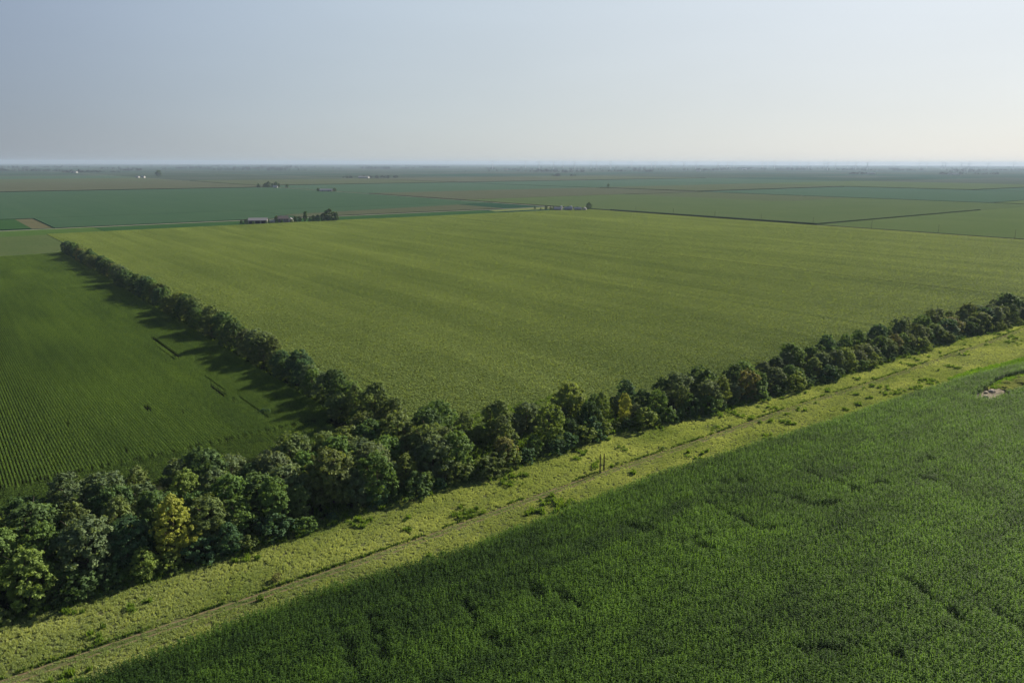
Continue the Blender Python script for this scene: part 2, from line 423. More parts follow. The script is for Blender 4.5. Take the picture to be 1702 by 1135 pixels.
gap = np.zeros(X.shape)
wob = (fbm(X / 2.2, Y / 2.2) - .5) * 4.2
for g_ in GAPS: gap = np.maximum(gap, np.clip(1.3 - np.abs(dseg(X, Y, g_) + wob) / 1.0, 0, 1))
band = np.clip(1 - np.abs(dseg(X, Y, [(-65.5, -44.4), (-49.8, -50.5), (-36.0, -53.5), (-26.3, -53.9), (-5, -58), (20, -60)]) + wob * 2) / 4, 0, 1)
soil_d = np.hypot((X - 175) / 10.5, (Y + 67.8) / 3.8) + 1.1 * (fbm(X / 2.4, Y / 2.4) - .5); silver = np.hypot((X - 198) / 22.0, (Y + 67.5) / 5.0)
k = (gap * rng.random(X.size) < .62) & (soil_d > 1) & (silver > 1) & (rng.random(X.size) > .03)
hs = 1 - .24 * gap + .16 * (fbm(X / 9, Y / 9) - .5) - .22 * band * rng.random(X.size)
hs *= rng.normal(1, .08, X.size)
lushy = np.clip((X * .45 - Y * .5 - 5) / 75, 0, 1)            # the far right of the field is a fresher green
tint = .27 + .32 * (rng.random(X.size) - .5) + .45 * lushy + .9 * (fbm(X / 22, Y / 10) - .5) + .7 * (fbm(X / 4 + 9, Y / 4) - .5) + 0.7 * (fbm(X / 60, Y / 1.5) - .5) - .35 * gap - .22 * band
X, Y, hs, tint = X[k], Y[k], hs[k], tint[k]
o = scatter('corn_crop', np.stack([X, Y, np.zeros_like(X)], 1), rng.uniform(0, 6.28, X.size),
            np.stack([hs * 1.05, hs * 1.05, hs], 1), tint, protos, (rng.normal(0, .06, X.size), rng.normal(0, .06, X.size)))
tag(o, 'dark green standing corn filling the lower right of the view beside the grassy track', 'corn field', kind='stuff')
print('front corn plants', X.size)

# ================================================================== left corn field, in row pieces
M_cornB = leaf_mat('corn_leaf_left', (.086, .160, .046), rough=.85, trans=.4, var=.4, inst=True, spec=.06)
def corn_row(seed, L_=3.04):
    r_ = random.Random(seed); V = []; Fq = []; lv = []
    for p in range(13):
        y0 = (p + .5) * L_ / 13 - L_ / 2 + r_.uniform(-.05, .05); H = r_.uniform(1.95, 2.3); x0 = r_.uniform(-.04, .04)
        for i in range(6):
            a = r_.uniform(0, 6.28); d = Vector((math.cos(a) * .62, math.sin(a), 0)); sd_ = Vector((-math.sin(a), math.cos(a), r_.uniform(-.35, .35))).normalized()
            h = H * (.4 + .55 * i / 5); ln = r_.uniform(.4, .62)
            vs = quad_strip(Vector((x0, y0, h)), d, sd_, [0, ln * .5, ln], .18, .09, 1.2, .6)
            b = len(V); V.extend([tuple(q) for q in vs])
            l = r_.random()
            for j in (0, 2): Fq.append((b + j, b + j + 1, b + j + 3, b + j + 2)); lv.append(l)
        vs = [Vector((x0 - .03, y0, H)), Vector((x0 + .03, y0, H)), Vector((x0 - .05, y0 + .05, H + .15)), Vector((x0 + .05, y0 + .05, H + .15))]
        b = len(V); V.extend([tuple(q) for q in vs]); Fq.append((b, b + 1, b + 3, b + 2)); lv.append(.75)
    return np.array(V), np.array(Fq), np.array(lv)
rowp = []
for s_ in range(7):
    V, Fq, lv = corn_row(40 + s_); rowp.append(mesh_np('corn_row_piece', V, Fq, M_cornB, attrs={'lv': lv}))
cols = np.arange(-13.6, -175, -0.76); ys = np.arange(46, 588, 3.04)
X, Y = np.meshgrid(cols, ys); X = X.ravel(); Y = Y.ravel() + rng.uniform(-.3, .3, X.size)
k = (X > -165 + (Y < 0)) & (X > -150 + Y * .04) & (Y > 46 + rng.uniform(-1.5, 1.5, X.size)) & (rng.random(X.size) > .0015)
for (cx, y0, y1) in ((-31.2, 56, 84), (-32.6, 92, 118), (-32.2, 150, 197), (-35.2, 148, 176), (-34.5, 88, 104)):
    k &= ~((np.abs(X - cx) < .42) & (Y > y0) & (Y < y1))
for (cx, cy) in ((-30, 64), (-58, 90)):
    k &= ~((np.abs(X - cx) < .9) & (np.abs(Y - cy) < 2.5))
X, Y = X[k], Y[k]
rot = np.where(rng.random(X.size) > .5, 0, math.pi)
tint = .5 + .9 * (fbm(X / 18, Y / 60) - .5) + .5 * (fbm(X / 1.5, Y / 40) - .5)
hs = 1 + .12 * (fbm(X / 12, Y / 12) - .5)
P3 = np.stack([X, Y, np.zeros_like(X)], 1); Sc = np.stack([np.ones_like(hs), np.ones_like(hs), hs], 1)
o = scatter('corn_crop', P3, rot, Sc, tint, rowp)
tag(o, 'corn in straight rows filling the field left of the long hedgerow', 'corn field', kind='stuff')
# headland rows run across the ends
rowsH = np.arange(28.5, 45.5, .76); xh = np.arange(-160, -18, 3.04)
X, Y = np.meshgrid(xh, rowsH); X = X.ravel(); Y = Y.ravel()
Y2 = Y + 1.2 * (fbm(X / 30, X * 0) - .5)
o = scatter('corn_crop', np.stack([X, Y2, np.zeros_like(X)], 1), np.full(X.size, math.pi / 2) + rng.normal(0, .02, X.size), np.ones((X.size, 3)) * .95, .42 + .8 * (fbm(X / 10, Y / 5) - .5), rowp)
tag(o, 'crosswise end rows of corn between the left field and the tree belt', 'corn field', kind='stuff')

# ================================================================== bean canopy tiles: the big field and its eastern neighbour
M_bean = leaf_mat('bean_leaf', (.182, .262, .078), rough=.7, trans=.35, var=.16, inst=True, spec=.05, tip=(.252, .322, .102))
def bean_tile(seed, T=6.08):
    r_ = np.random.default_rng(seed); V = []; Fq = []; lv = []
    for rw in range(8):
        for q in range(34):
            x = -T / 2 + (rw + .5) * T / 8 + r_.normal(0, .13); y = -T / 2 + (q + .5) * T / 34 + r_.normal(0, .08)
            z = .82 + r_.normal(0, .07) - .18 * min(1, abs((x + T / 2) % .76 - .38) / .38) ** 2
            n = Vector((r_.normal(0, .33), r_.normal(0, .33), 1)).normalized(); a = n.orthogonal().normalized(); bb = n.cross(a)
            an = r_.uniform(0, 6.28); s_ = r_.uniform(.16, .27)
            a2 = (a * math.cos(an) + bb * math.sin(an)) * s_; b2 = (-a * math.sin(an) + bb * math.cos(an)) * s_
            c = Vector((x, y, z)); b = len(V)
            V.extend([tuple(c - a2 - b2), tuple(c + a2 - b2), tuple(c + a2 + b2), tuple(c - a2 + b2)]); Fq.append((b, b + 1, b + 2, b + 3)); lv.append(r_.random())
    return np.array(V), np.array(Fq), np.array(lv)
bt = []
for s_ in range(8):
    V, Fq, lv = bean_tile(s_); bt.append(mesh_np('bean_patch', V, Fq, M_bean, attrs={'lv': lv}))
def bean_field(u0, u1, w0, w1, label, mask=None, base=.4):
    X, Y = np.meshgrid(np.arange(u0 + 3.04, u1, 6.08), np.arange(w0 + 3.04, w1, 6.08)); X = X.ravel(); Y = Y.ravel()
    if mask is not None: kk = mask(X, Y); X, Y = X[kk], Y[kk]
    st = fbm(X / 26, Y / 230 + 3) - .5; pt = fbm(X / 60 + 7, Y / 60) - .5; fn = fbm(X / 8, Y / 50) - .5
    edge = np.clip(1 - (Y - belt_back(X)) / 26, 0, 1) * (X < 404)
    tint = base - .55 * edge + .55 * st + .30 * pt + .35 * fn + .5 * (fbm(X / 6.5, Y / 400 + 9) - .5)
    hs = 1 + .05 * (fbm(X / 15, Y / 15) - .5)
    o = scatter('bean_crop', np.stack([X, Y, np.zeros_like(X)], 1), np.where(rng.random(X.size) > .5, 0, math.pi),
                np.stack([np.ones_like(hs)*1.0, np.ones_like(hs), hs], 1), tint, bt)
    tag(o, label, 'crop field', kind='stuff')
    return o
def parcel_mask(X, Y):
    back = np.interp(X, [0, 25, 74, 121, 179, 286, 400], [28, 26, 21, 18, 14, 10, 6])
    return (Y > belt_back(X) + 4) & (X > 0)
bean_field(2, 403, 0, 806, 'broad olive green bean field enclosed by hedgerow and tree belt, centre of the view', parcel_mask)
bean_field(404.9, 803, -12, 800, 'olive bean field to the right beyond the big central field, up to the dark field edge', None, .38)
sheet('crop_ground', [(0, 0), (404, -10), (404, 806), (0, 806)], 0.35, M_underS)
sheet('crop_ground', [(404.2, -14), (803, -14), (803, 801), (404.2, 801)], 0.35, M_underS)
print('fields done')

# ================================================================== more distant crop blocks (standing crop has real height)
C = lambda n, a, b, **k_: crop_mat(n, a, b, **k_)
M_olive = C('crop_olive', (.066, .102, .036), (.082, .118, .042))
M_pale = C('crop_pale', (.060, .092, .034), (.075, .102, .040))
M_bright = C('crop_bright', (.05, .10, .024), (.062, .11, .03))
M_teal = C('crop_teal', (.036, .078, .045), (.046, .090, .050), row=R(90))
M_teal2 = C('crop_teal_far', (.045, .090, .058), (.054, .098, .06), row=R(90))
M_tan = C('crop_tan', (0.066, 0.079, 0.046), (0.080, 0.092, 0.059), row=R(90))
M_tan2 = C('crop_tan_far', (.062, .086, .042), (.078, .094, .05))
M_cornf = C('crop_corn_far', (.060, .096, .038), (.076, .108, .044))
M_grn = C('crop_green', (0.024, 0.069, 0.022), (0.032, 0.079, 0.027))
M_patch = soil_mat('bare_tan', (.085, .09, .05), (.105, .10, .058), .05)

slab('pasture_field', -600, 3, 599, 802, .5, M_pale)
slab('grass_margin', -600, 60, 803, 885, .25, M_bright)
slab('crop_field', -700, -2.5, 902, 1085, .9, M_grn)
slab('bare_field', -2, 19, 903, 1093, .2, M_patch)
slab('crop_field', -1500, 798, 1096, 2230, .8, M_teal)
slab('crop_field', 21, 330, 896, 1094, .8, M_teal)
slab('crop_field', 331, 798, 903, 1094, .8, M_teal, [(331, 962), (798, 1060), (798, 1094), (331, 1094)])
slab('crop_field', 380, 690, 842, 1000, .9, M_tan, [(331, 897), (700, 897), (700, 1036), (331, 960)])
slab('grass_margin', 690, 795, 838, 890, .3, C('farmyard_grass', (0.122, 0.160, 0.054), (0.152, 0.176, 0.072)), [(640, 838), (798, 838), (798, 885), (650, 870)])
slab('grass_margin', 61, 640, 807, 884, .2, M_grn)
# beyond the north road
slab('crop_field', -1500, 798, 2240, 3210, 2.3, M_tan)
slab('crop_field', -1500, 798, 3214, 4020, .8, M_tan2)
slab('crop_field', -1500, 798, 4024, 4830, .8, M_teal2)
# east of the crossing road: tall corn whose shaded edge reads as a dark line
slab('crop_field', 812.5, 1605, -500, 371, .7, M_olive)
slab('corn_field', 812.5, 1325, 371.5, 748, 2.3, M_cornf)
slab('crop_field', 1326, 1605, 371.5, 748, .8, M_cornf)
slab('crop_field', 812.5, 1300, 749, 1185, 1.4, M_cornf)
slab('crop_field', 1301, 1605, 749, 1185, .8, M_tan2)
slab('crop_field', 812.5, 1605, 1186, 1612, 1.6, M_tan)
slab('crop_field', 812.5, 1605, 1616, 2408, .8, M_teal2)
slab('corn_field', 812.5, 1605, 2412, 3200, 2.5, M_tan2)
slab('crop_field', 1626, 2400, -600, 460, .9, M_olive)
slab('crop_field', 1626, 2400, 470, 1200, .8, M_teal2)
slab('corn_field', 1626, 2400, 1210, 1600, 2.5, M_tan2)
slab('crop_field', 1626, 2400, 1625, 2400, .9, M_teal2)
slab('corn_field', 1626, 2400, 2410, 3200, 2.5, M_tan)
slab('crop_field', 2410, 3210, -600, 800, .9, M_teal2)
slab('corn_field', 2410, 3210, 810, 1600, 2.4, M_cornf)
slab('crop_field', 2410, 3210, 1625, 2400, .9, M_teal2)
slab('corn_field', 2410, 3210, 2420, 3200, 2.5, M_tan2)
M_road = soil_mat('gravel_road', (.26, .25, .2), (.3, .28, .23), .1)
sheet('road', [(-3000, 886.5), (5000, 886.5), (5000, 892.5), (-3000, 892.5)], 0.05, M_road)
sheet('road', [(804.5, -3000), (810.5, -3000), (810.5, 12000), (804.5, 12000)], 0.09, M_road)
sheet('road', [(1611, -3000), (1617, -3000), (1617, 12000), (1611, 12000)], 0.09, M_road)

# ================================================================== verge: dirt track, tufts, weeds
def track_y(x): return -34.0 + .7 * math.sin(x / 46.0) + .35 * math.sin(x / 17.0 + 1)
def ribbon(name, off, w, z, mat, x0=-300, x1=480, wv=0.12):
    V = []; Fq = []; n = 0
    x = x0
    while x < x1:
        y = track_y(x) + off; a = w / 2 + rnd.uniform(-wv, wv); b = w / 2 + rnd.uniform(-wv, wv)
        V += [(x, y - a, z), (x, y + b, z)]
        if n: Fq.append((2 * n - 2, 2 * n, 2 * n + 1, 2 * n - 1))
        n += 1; x += 1.3
    me = mesh_np(name, V, Fq, mat); o = link(bpy.data.objects.new(name, me)); tag(o, kind='structure'); return o
ribbon('dirt_track', .75, .36, .045, M_dirt)
ribbon('dirt_track', -.85, .36, .045, M_dirt)

M_tuft = leaf_mat('verge_grass', (.25, .345, .13), rough=.8, trans=.4, var=.22, inst=True, spec=.05, tip=(.375, .43, .205))
M_weed = leaf_mat('verge_weed', (.09, .17, .035), rough=.6, trans=.3, var=.4, inst=True, spec=.2)
def tuft(seed, h=.55, n=22, spread=.38, wd=.07, mat=None):
    r_ = random.Random(seed); V = []; Fq = []; lv = []
    for i in range(n):
        a = r_.uniform(0, 6.28); rr = spread * math.sqrt(r_.random()); p = Vector((math.cos(a) * rr, math.sin(a) * rr, 0))
        b_ = r_.uniform(0, 6.28); d = Vector((math.cos(b_), math.sin(b_), 0)); sd_ = Vector((-d.y, d.x, 0))
        hh = h * r_.uniform(.6, 1.15); le = r_.uniform(.1, .45) * hh
        pts = [p - sd_ * wd / 2, p + sd_ * wd / 2, p + d * le * .4 + Vector((0, 0, hh * .6)) - sd_ * wd * .6, p + d * le * .4 + Vector((0, 0, hh * .6)) + sd_ * wd * .6,
               p + d * le + Vector((0, 0, hh)) - sd_ * wd * .2, p + d * le + Vector((0, 0, hh)) + sd_ * wd * .2]
        b = len(V); V.extend([tuple(q) for q in pts]); l = r_.random()
        for j in (0, 2): Fq.append((b + j, b + j + 1, b + j + 3, b + j + 2)); lv.append(l)
    return mesh_np('grass_tuft', np.array(V), np.array(Fq), mat, attrs={'lv': lv})
tufts = [tuft(s_, mat=M_tuft) for s_ in range(6)]
weeds = [tuft(20 + s_, h=.9, n=34, spread=.45, wd=.13, mat=M_weed) for s_ in range(5)]
A = []
def verge_pts(x0, x1, dens):
    n = int((x1 - x0) * 40 * dens); x = rng.uniform(x0, x1, n); y = rng.uniform(-66, -10, n)
    n2 = n
    ty = -34.0 + .7 * np.sin(x / 46.0) + .35 * np.sin(x / 17.0 + 1)
    d = y - ty
    ok = (y > edge_front(x) - .5) & (y < belt_front(x) + 3) & (np.abs(d - .75) > .1 + .3 * rng.random(n)) & (np.abs(d + .85) > .1 + .3 * rng.random(n))
    ok &= ~((np.abs(d) < 1.3) & (rng.random(n) < .35))
    return x[ok], y[ok], d[ok]
xs_, ys_, ds_ = [], [], []
for a, b, dn in ((-150, 60, 6.0), (60, 200, 4.4), (200, 460, 2.6)):
    x, y, d = verge_pts(a, b, dn); xs_.append(x); ys_.append(y); ds_.append(d)
X = np.concatenate(xs_); Y = np.concatenate(ys_); D = np.concatenate(ds_)
low = np.exp(-((D + 0.05) / 1.3) ** 2)
south = (D < -1.4)
h = (.50 + .65 * (fbm(X / 3.5, Y / 3.5) - .3)) * (1 - .6 * low) * np.where(south, .78, 1.0); h = np.clip(h, .25, 1.5)
brown = fbm(X / 14 + 3, Y / 7)
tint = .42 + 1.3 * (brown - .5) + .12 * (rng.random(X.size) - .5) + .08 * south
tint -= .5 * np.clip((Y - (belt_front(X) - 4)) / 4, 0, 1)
far_up = 1 + .35 * (X > 100) + .35 * (X > 200)
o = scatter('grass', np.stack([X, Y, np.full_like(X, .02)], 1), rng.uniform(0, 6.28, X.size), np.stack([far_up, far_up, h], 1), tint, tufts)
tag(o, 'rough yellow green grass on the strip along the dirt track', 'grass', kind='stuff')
print('tufts', X.size)
# darker broad-leaved weeds: under the trees, in loose clumps, and standing in for the track's shaded far rut
n = 15000; X = rng.uniform(-150, 450, n); Y = rng.uniform(-50, -10, n)
ty = -34.0 + .7 * np.sin(X / 46.0) + .35 * np.sin(X / 17.0 + 1); D = Y - ty
ok = ((fbm(X / 5, Y / 5) > .66) & (np.abs(D) > 1.6) & (Y > edge_front(X)) & (rng.random(n) < .9)) | ((np.abs(Y - belt_front(X) - .2) < 1.6)) 
ok &= Y < belt_front(X) + 2
X1, Y1 = X[ok], Y[ok]
xe = np.arange(-150, 450, .5); xe = xe[(fbm(xe / 5, xe * 0) > .45)]; ye = -34.0 + .7 * np.sin(xe / 46.0) + .35 * np.sin(xe / 17.0 + 1) + 1.5 + rng.normal(0, .12, xe.size)  # dark weed line put in for the shaded rut on the far edge
X = np.concatenate([X1, xe]); Y = np.concatenate([Y1, ye])
nu_ = 9000; xu = np.concatenate([rng.uniform(-15, 4, nu_ // 2), rng.uniform(-140, 60, nu_ // 2)]); yu = np.concatenate([rng.uniform(12, 606, nu_ // 2), rng.uniform(-14, 24, nu_ // 2)])
X = np.concatenate([X, xu]); Y = np.concatenate([Y, yu])
hh = np.concatenate([rng.uniform(.45, 1.3, X1.size), rng.uniform(.4, .8, xe.size), rng.uniform(.6, 1.6, xu.size)])
ww = np.concatenate([rng.uniform(.8, 1.4, X1.size), rng.uniform(.35, .6, xe.size), rng.uniform(1, 2, xu.size)])
tn = np.concatenate([rng.uniform(.1, .8, X1.size), rng.uniform(0, .3, xe.size), rng.uniform(.1, .6, xu.size)])
o = scatter('weeds', np.stack([X, Y, np.zeros_like(X)], 1), rng.uniform(0, 6.28, X.size), np.stack([ww, ww, hh], 1), tn, weeds)
tag(o, 'darker leafy weeds at the tree belt foot, and standing for rut shade along the track', 'weeds', kind='stuff')
# bright waterway grass and silvery weeds at the right
n = 9000; X = rng.uniform(185, 330, n); Y = rng.uniform(-75, -50, n)
ok = (Y < edge_front(X) + 6) & (Y > -66 + (X - 190) * .02)
M_lush = leaf_mat('lush_grass', (.075, .17, .022), rough=.6, trans=.35, var=.3, inst=True, spec=.2)
lush = [tuft(60 + s_, h=.8, n=26, spread=.7, wd=.14, mat=M_lush) for s_ in range(4)]
X2, Y2 = X[ok], Y[ok]
o = scatter('grass', np.stack([X2, Y2, np.zeros_like(X2)], 1), rng.uniform(0, 6.28, X2.size), np.stack([np.ones_like(X2) * 1.2] * 2 + [rng.uniform(.7, 1.4, X2.size)], 1), .3 + fbm(X2 / 9, Y2 / 3), lush)
tag(o, 'bright green waterway grass at the right end of the corn', 'grass', kind='stuff')
M_silv = leaf_mat('silver_weed', (.17, .23, .15), rough=.6, trans=.25, var=.4, inst=True, spec=.2)
silv = [tuft(80 + s_, h=1.0, n=30, spread=.6, wd=.17, mat=M_silv) for s_ in range(4)]
n = 1900; X = rng.normal(203, 11, n); Y = rng.normal(-67, 2.6, n); ok = np.hypot((X - 176) / 11, (Y + 67.5) / 4) > 1; X = X[ok]; Y = Y[ok]; n = X.size
o = scatter('weeds', np.stack([X, Y, np.zeros_like(X)], 1), rng.uniform(0, 6.28, n), np.clip(.5 + 1.6 * (fbm(X / 2.5, Y / 2.5) - .3), .4, 1.6), fbm(X / 2, Y / 2), silv)
tag(o, 'pale silvery weeds beside the bare earth patch at the right', 'weeds', kind='stuff')
# bare washed-out earth
me = bpy.data.meshes.new('bare_earth'); nV = 40; V = [(176, -66.7, .42)]
for i in range(nV):
    a = 2 * math.pi * i / nV; k_ = 1 + .28 * math.sin(3 * a + 1) + .15 * math.sin(7 * a) + rnd.uniform(-.22, .22)
    V.append((176 + 9.5 * k_ * math.cos(a), -66.7 + 2.3 * k_ * math.sin(a), .25 + .25 * rnd.random()))
for i in range(nV):
    a = 2 * math.pi * i / nV; k_ = 1.25
    V.append((176 + 9.5 * k_ * math.cos(a), -66.7 + 2.6 * k_ * math.sin(a), 0))
Fc = [(0, 1 + i, 1 + (i + 1) % nV) for i in range(nV)] + [(1 + i, 1 + nV + i, 1 + nV + (i + 1) % nV, 1 + (i + 1) % nV) for i in range(nV)]
me.from_pydata(V, [], Fc); me.materials.append(soil_mat('washed_earth', (.30, .26, .21), (.17, .16, .11), .9)); o = link(bpy.data.objects.new('bare_earth', me)); tag(o, kind='structure')
M_stone = plain('stone', (.42, .37, .31))
for i, (x, y, s_) in enumerate(((180.5, -66.3, 1.1), (172, -67.4, .8), (177, -65.6, .7))):
    mb = MB(); V = []
    r_ = random.Random(i)
    rings = 5; seg = 8; base = []
    for a in range(1, rings):
        for b in range(seg):
            th = math.pi * a / rings; ph = 2 * math.pi * b / seg; k_ = s_ * r_.uniform(.8, 1.15)
            V.append((1.5 * k_ * math.sin(th) * math.cos(ph), k_ * math.sin(th) * math.sin(ph), .6 * k_ * math.cos(th) + .5))
    Fs = [(a * seg + b, a * seg + (b + 1) % seg, (a + 1) * seg + (b + 1) % seg, (a + 1) * seg + b) for a in range(rings - 2) for b in range(seg)]
    Fs += [tuple(range(seg))[::-1], tuple((rings - 2) * seg + b for b in range(seg))]
    mb.add(V, Fs); ob = mb.build('boulder', M_stone); ob.location = (x, y, .15)
    tag(ob, ['largest pale rock on the bare earth patch, its right end', 'pale rock at the left end of the bare earth patch', 'small pale rock at the back of the bare earth patch'][i], 'rock', 'rocks on the bare earth')

# ================================================================== TREES
M_leaf = leaf_mat('tree_leaf', (2.2, 2.25, 1.95), rough=.65, trans=.30, var=.32, objcol=True, spec=.3)
M_bark = plain('bark', (.10, .085, .065), .9)
def crown_mesh(seed, H=12.0, Rr=4.2, low=.08, nlobe=9, cards=7000, size=.30, tall=1.0, gappy=.0):
    r_ = np.random.default_rng(seed)
    lobes = []
    for i in range(nlobe):
        f = (i + .5) / nlobe
        z = H * (low + .12 + (0.74 - low) * f) ; prof = math.sin(math.pi * min(1, (.24 + .70 * f))) ** .7
        a = i * 2.4 + r_.uniform(-.9, .9); rr = Rr * .62 * prof * r_.uniform(.55, 1.3) * (0 if i == nlobe - 1 else 1)
        rad = Rr * r_.uniform(.32, .62) * (.72 + .4 * prof)
        lobes.append((rr * math.cos(a), rr * math.sin(a), z, rad, rad * r_.uniform(.8, 1.05) * tall))
    lobes.append((0, 0, H * (.5), Rr * .75, H * .40))
    lobes.append((0, 0, H * (low + .2), Rr * .7, H * .22))
    lb = np.array(lobes); area = lb[:, 3] * lb[:, 4]; area /= area.sum()
    # twig clusters: on lobe surfaces
    nc = cards // 19; pick = r_.choice(len(lb), nc, p=area)
    u = r_.normal(size=(nc, 3)); u[:, 2] += .35; u /= np.linalg.norm(u, axis=1)[:, None]
    q = lb[pick]; rad = r_.uniform(.80, 1.08, nc) + (r_.random(nc) < .14) * r_.uniform(.03, .28, nc)
    c = np.stack([q[:, 0] + u[:, 0] * q[:, 3] * rad, q[:, 1] + u[:, 1] * q[:, 3] * rad, q[:, 2] + u[:, 2] * q[:, 4] * rad], 1)
    # drop clusters buried deep inside other lobes
    ins = np.zeros(nc, bool)
    for L_ in lb:
        d = ((c[:, 0] - L_[0]) / L_[3]) ** 2 + ((c[:, 1] - L_[1]) / L_[3]) ** 2 + ((c[:, 2] - L_[2]) / L_[4]) ** 2
        ins |= d < .42
    if gappy > 0: ins |= r_.random(nc) < gappy
    c = c[~ins]; u = u[~ins]; nc = len(c)
    cs = r_.uniform(.32, .85, nc) * Rr / 4.2 * .95
    ccol = np.clip(r_.normal(.5, .16, nc), 0, 1)
    k_ = int(cards / max(nc, 1))
    ci = np.repeat(np.arange(nc), k_)
    off = r_.normal(size=(len(ci), 3)); off /= np.linalg.norm(off, axis=1)[:, None]; off *= (r_.random(len(ci)) ** .5)[:, None]
    off[:, 2] *= .72
    p = c[ci] + off * cs[ci][:, None]
    p[:, 2] = np.maximum(p[:, 2], .25)
    nrm = u[ci] * .55 + off * .6 + r_.normal(0, .45, p.shape) + np.array([0, 0, .3]); nrm /= np.linalg.norm(nrm, axis=1)[:, None]
    t1 = np.cross(nrm, r_.normal(size=p.shape)); t1 /= np.linalg.norm(t1, axis=1)[:, None]; t2 = np.cross(nrm, t1)
    s1 = size * r_.uniform(.55, 1.25, len(p))[:, None]; s2 = s1 * .62
    V = np.stack([p - t1 * s1, p - t2 * s2 * .9, p + t1 * s1, p + t2 * s2 * .9], 1).reshape(-1, 3)
    Fq = np.arange(len(p) * 4).reshape(-1, 4)
    lv = np.clip(ccol[ci] + r_.normal(0, .13, len(p)), 0, 1)
    return mesh_np('crown', V, Fq, M_leaf, attrs={'lv': lv})
def trunk_mesh(seed, H, Rr, low=.1):
    r_ = random.Random(seed); mb = MB()
    top = Vector((r_.uniform(-.4, .4), r_.uniform(-.4, .4), H * .8))
    mb.tube([(0, 0, -.1), (0.05, 0, H * .18), (top.x * .5, top.y * .5, H * .45), top], [.26, .2, .13, .04], 7)
    for i in range(7):
        f = .2 + .08 * i; a = i * 2.4 + r_.uniform(-.4, .4); z = H * f
        p0 = Vector((top.x * f * .8, top.y * f * .8, z)); d = Vector((math.cos(a), math.sin(a), .75))
        mb.tube([p0, p0 + d * Rr * .4, p0 + d * Rr * .72 + Vector((0, 0, .3))], [.09, .06, .02], 5)
    me = bpy.data.meshes.new('trunk'); me.from_pydata(mb.v, [], mb.f); me.materials.append(M_bark); return me

KINDS = []
specs = [(12, 4.2, .05, 9, 9000, .30, 1.0, 0), (13, 4.6, .05, 11, 10000, .30, .95, 0), (11, 4.4, .03, 8, 8500, .30, .9, 0), (14, 4.0, .06, 10, 9000, .28, 1.1, 0),
         (10, 4.0, .03, 7, 8000, .28, .9, .05), (12.5, 5.0, .08, 12, 11000, .32, .85, 0), (11.5, 3.6, .05, 8, 7000, .26, 1.1, .12), (9, 3.8, .02, 7, 7500, .27, .9, 0)]
for i, sp in enumerate(specs):
    KINDS.append((crown_mesh(100 + i, *sp), trunk_mesh(200 + i, sp[0], sp[1]), sp[0], sp[1]))
SHRUBK = [crown_mesh(300 + i, 3.6, 2.1, .0, 5, 2600, .20, .9, 0) for i in range(4)]
LOWK = []
for i in range(4):
    H_, R_ = (12, 4.6) if i < 3 else (13, 3.2)
    LOWK.append((crown_mesh(400 + i, H_, R_, .04, 7, 3400, .62, .95, 0), trunk_mesh(450 + i, H_, R_), H_, R_))

PAL = {'dull olive': (.062, .083, .034), 'dark green': (.038, .064, .027), 'mid green': (.052, .086, .028), 'grey green': (.062, .083, .048),
       'yellow green': (.120, .135, .034), 'light green': (.078, .104, .032), 'brownish olive': (.078, .080, .036), 'deep blue green': (.034, .064, .036)}
def make_tree(name, x, y, h, kind, colname, label, group, cat='tree', rad=1.0, jit=.12):
    crown, trunk, H_, R_ = kind
    e = empty(name, (x, y, 0), rnd.uniform(0, 6.28)); s_ = h / H_; e.scale = (s_ * rad, s_ * rad, s_)
    tag(e, label, cat, group)
    c = link(bpy.data.objects.new('crown', crown), e); t_ = link(bpy.data.objects.new('trunk', trunk), e)
    base = PAL[colname]; j = 1 + rnd.uniform(-jit, jit)
    c.color = (base[0] * j * rnd.uniform(.94, 1.06), base[1] * j, base[2] * j, 1)
    return e

